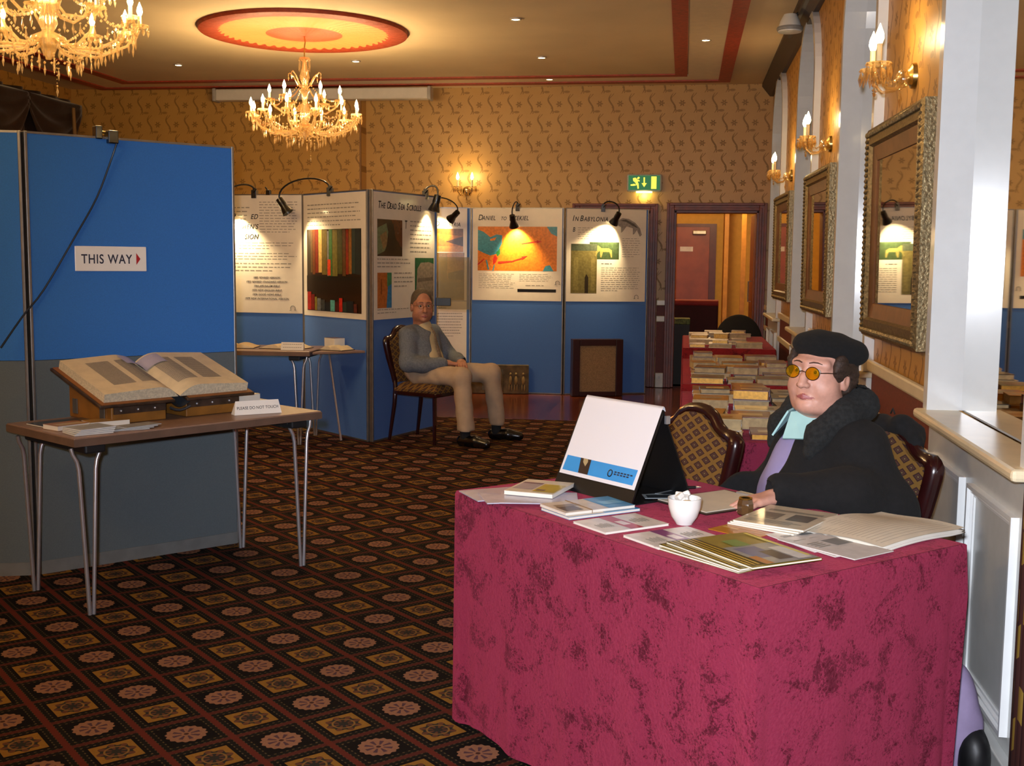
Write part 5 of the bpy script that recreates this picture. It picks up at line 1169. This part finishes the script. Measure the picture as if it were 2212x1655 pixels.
def coll_w(P):
    d = None
    for s_ in (1, -1):
        c = s_chain(P, [(s_*.115, -.115, .865), (s_*.118, -.085, .925), (s_*.125, -.01, .982), (s_*.09, .075, 1.01), (0, .11, 1.015)], [.020, .036, .046, .048, .048], .04)
        d = c if d is None else s_u(d, c, .03)
    d = s_sub(d, s_ell(P, (0, -.03, 1.01), (.080, .09, .085)), .02)
    return d+.003*np.sin(P[0]*160)*np.sin(P[1]*150)*np.sin(P[2]*170)
cloth('coat_collar', coll_w, (-.2, -.25, .74), (.2, .19, 1.06), .0065, m_coll, woman)
def scol(P):
    d = s_chain(P, [(.03, -.165, .885), (.075, -.10, .935), (.08, -.02, .965)], [.016, .020, .012], .02); e = s_chain(P, [(-.03, -.165, .885), (-.075, -.10, .935), (-.08, -.02, .965)], [.016, .020, .012], .02)
    return s_u(d, e, .005)
g = G()
for s_ in (-1, 1):
    q = [(s_*.078, -.035, 1.0), (s_*.012, -.125, .985), (s_*.035, -.165, .905), (s_*.088, -.125, .910), (s_*.098, -.06, .970)]; g.poly(q if s_ > 0 else q[::-1])
o = obj('shirt_collar', g, mat('aqua_collar', 'a8d4d4', .7, var=.04), woman); o.modifiers.new('thick', 'SOLIDIFY').thickness = .006
cloth('trousers', lambda P: s_u(s_chain(P, [(.1, .0, .535), (.11, -.38, .52), (.11, -.36, .08)], [.085, .068, .05], .03), s_chain(P, [(-.1, .0, .535), (-.11, -.38, .52), (-.11, -.36, .08)], [.085, .068, .05], .03), .02), (-.22, -.48, .05), (.22, .12, .64), .02, mat('dark_trousers', '1a1820', .9), woman)
for s_ in (-1, 1): cloth('shoe', lambda P: np.maximum(s_chain(P, [(s_*.11, -.33, .04), (s_*.115, -.50, .032)], [.04, .038], .02), .003-P[2]), (s_*.11-.06, -.56, -.01), (s_*.11+.06, -.27, .10), .012, m_black, woman)
def beret(P):
    d = s_ell(P, (.0, .024, .086), (.100, .110, .036)); d = s_u(d, s_ell(P, (.03, .05, .070), (.086, .090, .046)), .03); d = s_u(d, s_ell(P, (-.015, .0, .104), (.065, .07, .030)), .03)
    d = s_u(d, s_ell(P, (0, .018, .068), (.086, .100, .028)), .01)
    return d+.0015*np.sin(P[0]*70+P[1]*50)
cloth('beret', beret, (-.13, -.13, .02), (.15, .17, .16), .005, mat('black_felt', '0a0a0b', 1, var=.3, vs=80, bump=.4, bs=300), woman, HW)
def hair_w(P):
    x = np.abs(P[0]); Q = (x, P[1], P[2])
    d = s_ell(P, (0, .045, .005), (.096, .085, .10)); d = s_u(d, s_ell(Q, (.076, -.020, .030), (.020, .040, .045)), .02); d = s_u(d, s_ell(P, (0, .085, -.06), (.075, .045, .05)), .03)
    d = s_sub(d, s_ell(P, (0, -.095, -.01), (.074, .075, .095)), .015); d = s_sub(d, s_ell(Q, (.095, .003, -.022), (.024, .024, .034)), .008)
    return d+.0055*np.sin(P[0]*105+3*np.sin(P[2]*60))*np.sin(P[1]*95+2)*np.sin(P[2]*110)
cloth('hair', hair_w, (-.125, -.1, -.14), (.125, .16, .12), .0045, mat('brown_curls', '33231a', .7, var=.4, vs=120, bump=.7, bs=220), woman, HW)
t_ = T('amber_lens'); tb = t_.n.new('ShaderNodeBsdfTransparent'); tb.inputs[0].default_value = (.95, .62, .05, 1); gb = t_.n.new('ShaderNodeBsdfGlossy'); gb.inputs['Roughness'].default_value = .05; gb.inputs['Color'].default_value = (.9, .7, .2, 1); db = t_.n.new('ShaderNodeBsdfDiffuse'); db.inputs[0].default_value = (.55, .30, .01, 1)
ma = t_.n.new('ShaderNodeMixShader'); ma.inputs[0].default_value = .22; t_.l.new(tb.outputs[0], ma.inputs[1]); t_.l.new(db.outputs[0], ma.inputs[2]); mb = t_.n.new('ShaderNodeMixShader'); mb.inputs[0].default_value = .06; t_.l.new(ma.outputs[0], mb.inputs[1]); t_.l.new(gb.outputs[0], mb.inputs[2]); t_.l.new(mb.outputs[0], t_.out.inputs[0])
glasses(woman, HW, t_.mat, mat('dark_metal_rim', '3a2a20', .3, metal=.6))
g = G()
for s_, z in ((1, .70), (1, .62), (1, .78)): g.ball((-.0, -.172-.02*(z < .7), z), .005, 8, 5)
obj('shirt_buttons', g, m_page, woman, smooth=True)
# ---------------- the man by the panels
HMn = Matrix.Translation((-.03, .02, 1.085)) @ Matrix.Rotation(math.radians(-40), 4, 'Z') @ Matrix.Rotation(math.radians(4), 4, 'X') @ Matrix.Scale(1.04, 4)
MR = Matrix.Translation((-.03, -.235, .645)) @ Matrix.Rotation(PI+.75, 4, 'Z') @ Matrix.Rotation(math.radians(-10), 4, 'X')
ML = Matrix.Translation((.085, -.285, .650)) @ Matrix.Rotation(PI-.85, 4, 'Z') @ Matrix.Rotation(math.radians(-10), 4, 'X')
man = figure('man in blue grey jacket and beige trousers sitting with clasped hands', (-2.035, 9.01, 0), PH_M, HMn, False, m_skinm, [(MR, .45, -1, (-.20, -.10, .63), .034), (ML, .45, 1, (.22, -.14, .65), .034)], .0055)
m_jack = mat('blue_grey_tweed', '6a7078', .95, var=.15, vs=90, bump=.3, bs=300); m_trs = mat('beige_cotton', 'b9a084', .9, var=.06); m_sock = mat('dark_sock', '16181c', .9)
def jack(P):
    d = s_ell(P, (0, .02, .63), (.185, .15, .19)); d = s_u(d, s_ell(P, (0, .045, .80), (.18, .125, .14)), .07)
    d = s_u(d, s_cap(P, (-.145, .06, .865), (.145, .06, .865), .065, .065), .05)
    d = s_u(d, s_chain(P, [(-.175, .055, .86), (-.235, .0, .645), (-.185, -.09, .63), (-.065, -.215, .645)], [.072, .064, .058, .045], .04), .03)
    d = s_u(d, s_chain(P, [(.175, .055, .86), (.255, -.05, .665), (.20, -.15, .645), (.11, -.265, .652)], [.072, .064, .058, .045], .04), .03)
    d = s_sub(d, s_chain(P, [(0, -.10, .92), (.0, -.125, .78), (.005, -.16, .62), (.005, -.17, .47)], [.05, .05, .05, .06], .05), .015)
    d = s_sub(d, s_ell(P, (0, .0, .955), (.068, .075, .07)), .02)
    return d+fold(P, 1.4)
cloth('jacket', jack, (-.34, -.30, .42), (.34, .22, .96), .009, m_jack, man)
cloth('shirt', lambda P: s_u(s_u(s_ell(P, (0, .01, .63), (.165, .148, .18)), s_ell(P, (0, .035, .80), (.135, .115, .12)), .06), s_cap(P, (0, .02, .89), (0, .025, .922), .066, .062), .02)+fold(P, .6), (-.2, -.17, .45), (.2, .18, .98), .009, mat('cream_shirt', 'c8b48a', .8, var=.08), man)
obj('tie', G().tube([(0, -.052, .918), (0, -.085, .87), (.002, -.098, .80), (.004, -.125, .72), (.006, -.148, .64)], [.012, .014, .02, .024, .026], 8, sq=.3), mat('patterned_tie', '7a6a58', .6, var=.3, vs=80), man, smooth=True)
def trs(P):
    d = s_u(s_chain(P, [(-.09, .0, .545), (-.07, -.40, .545), (-.075, -.45, .135)], [.085, .072, .068], .04), s_chain(P, [(.09, .0, .545), (.29, -.44, .555), (.36, -.45, .16)], [.085, .072, .066], .04), .025)
    d = s_u(d, s_ell(P, (0, .04, .56), (.17, .13, .10)), .04); d = np.maximum(d, .125-P[2]); return d+fold(P, 1.2)
cloth('trousers', trs, (-.22, -.56, .09), (.46, .2, .70), .009, m_trs, man)
for a, b, z in (((-.075, -.44), (-.06, -.63), 0), ((.365, -.44), (.45, -.61), 0)):
    cloth('sock', lambda P: s_cap(P, (a[0], a[1], .07), (a[0], a[1], .20), .040, .042), (a[0]-.06, a[1]-.06, .03), (a[0]+.06, a[1]+.06, .26), .012, m_sock, man)
    cloth('shoe', lambda P: np.maximum(s_chain(P, [(a[0], a[1]+.03, .045), (a[0]*.5+b[0]*.5, a[1]*.5+b[1]*.5, .045), (b[0], b[1], .033)], [.045, .046, .036], .02), .004-P[2]), (min(a[0], b[0])-.06, b[1]-.06, -.01), (max(a[0], b[0])+.06, a[1]+.1, .12), .010, mat('black_leather_shoe', '0d0c0d', .25, var=.1, coat=.3), man)
def hair_m(P):
    x = np.abs(P[0]); Q = (x, P[1], P[2])
    d = s_ell(P, (0, .022, .047), (.0805, .0985, .0905)); d = s_u(d, s_ell(Q, (.074, .03, -.005), (.010, .034, .04)), .012)
    d = s_sub(d, s_ell(P, (0, -.118, .015), (.078, .085, .125)), .012); d = s_sub(d, s_ell(P, (0, .02, -.11), (.12, .09, .09)), .01); return d
cloth('hair', hair_m, (-.11, -.09, -.08), (.11, .15, .16), .006, mat('grey_brown_hair', '5a4c3c', .7, var=.3, vs=120), man, HMn)
glasses(man, HMn, lens_mat('clear_lens', '9a948a', .05), mat('thin_gold_rim', '6a5a40', .3, metal=.7), .021, .016)
# ------------------------------------------------------------------ lettering becomes plain mesh
bpy.context.view_layer.update(); dg = bpy.context.evaluated_depsgraph_get()
for o in [o for o in SC.objects if o.type == 'FONT']:
    me = bpy.data.meshes.new_from_object(o.evaluated_get(dg)); n = o.name
    q = bpy.data.objects.new('lettering', me); q.parent = o.parent; q.location = o.location; q.rotation_euler = o.rotation_euler; q.scale = o.scale
    COL.objects.link(q); bpy.data.objects.remove(o)
for o in SC.objects:
    if o.name.startswith('body_text'): o['kind'] = 'stuff'
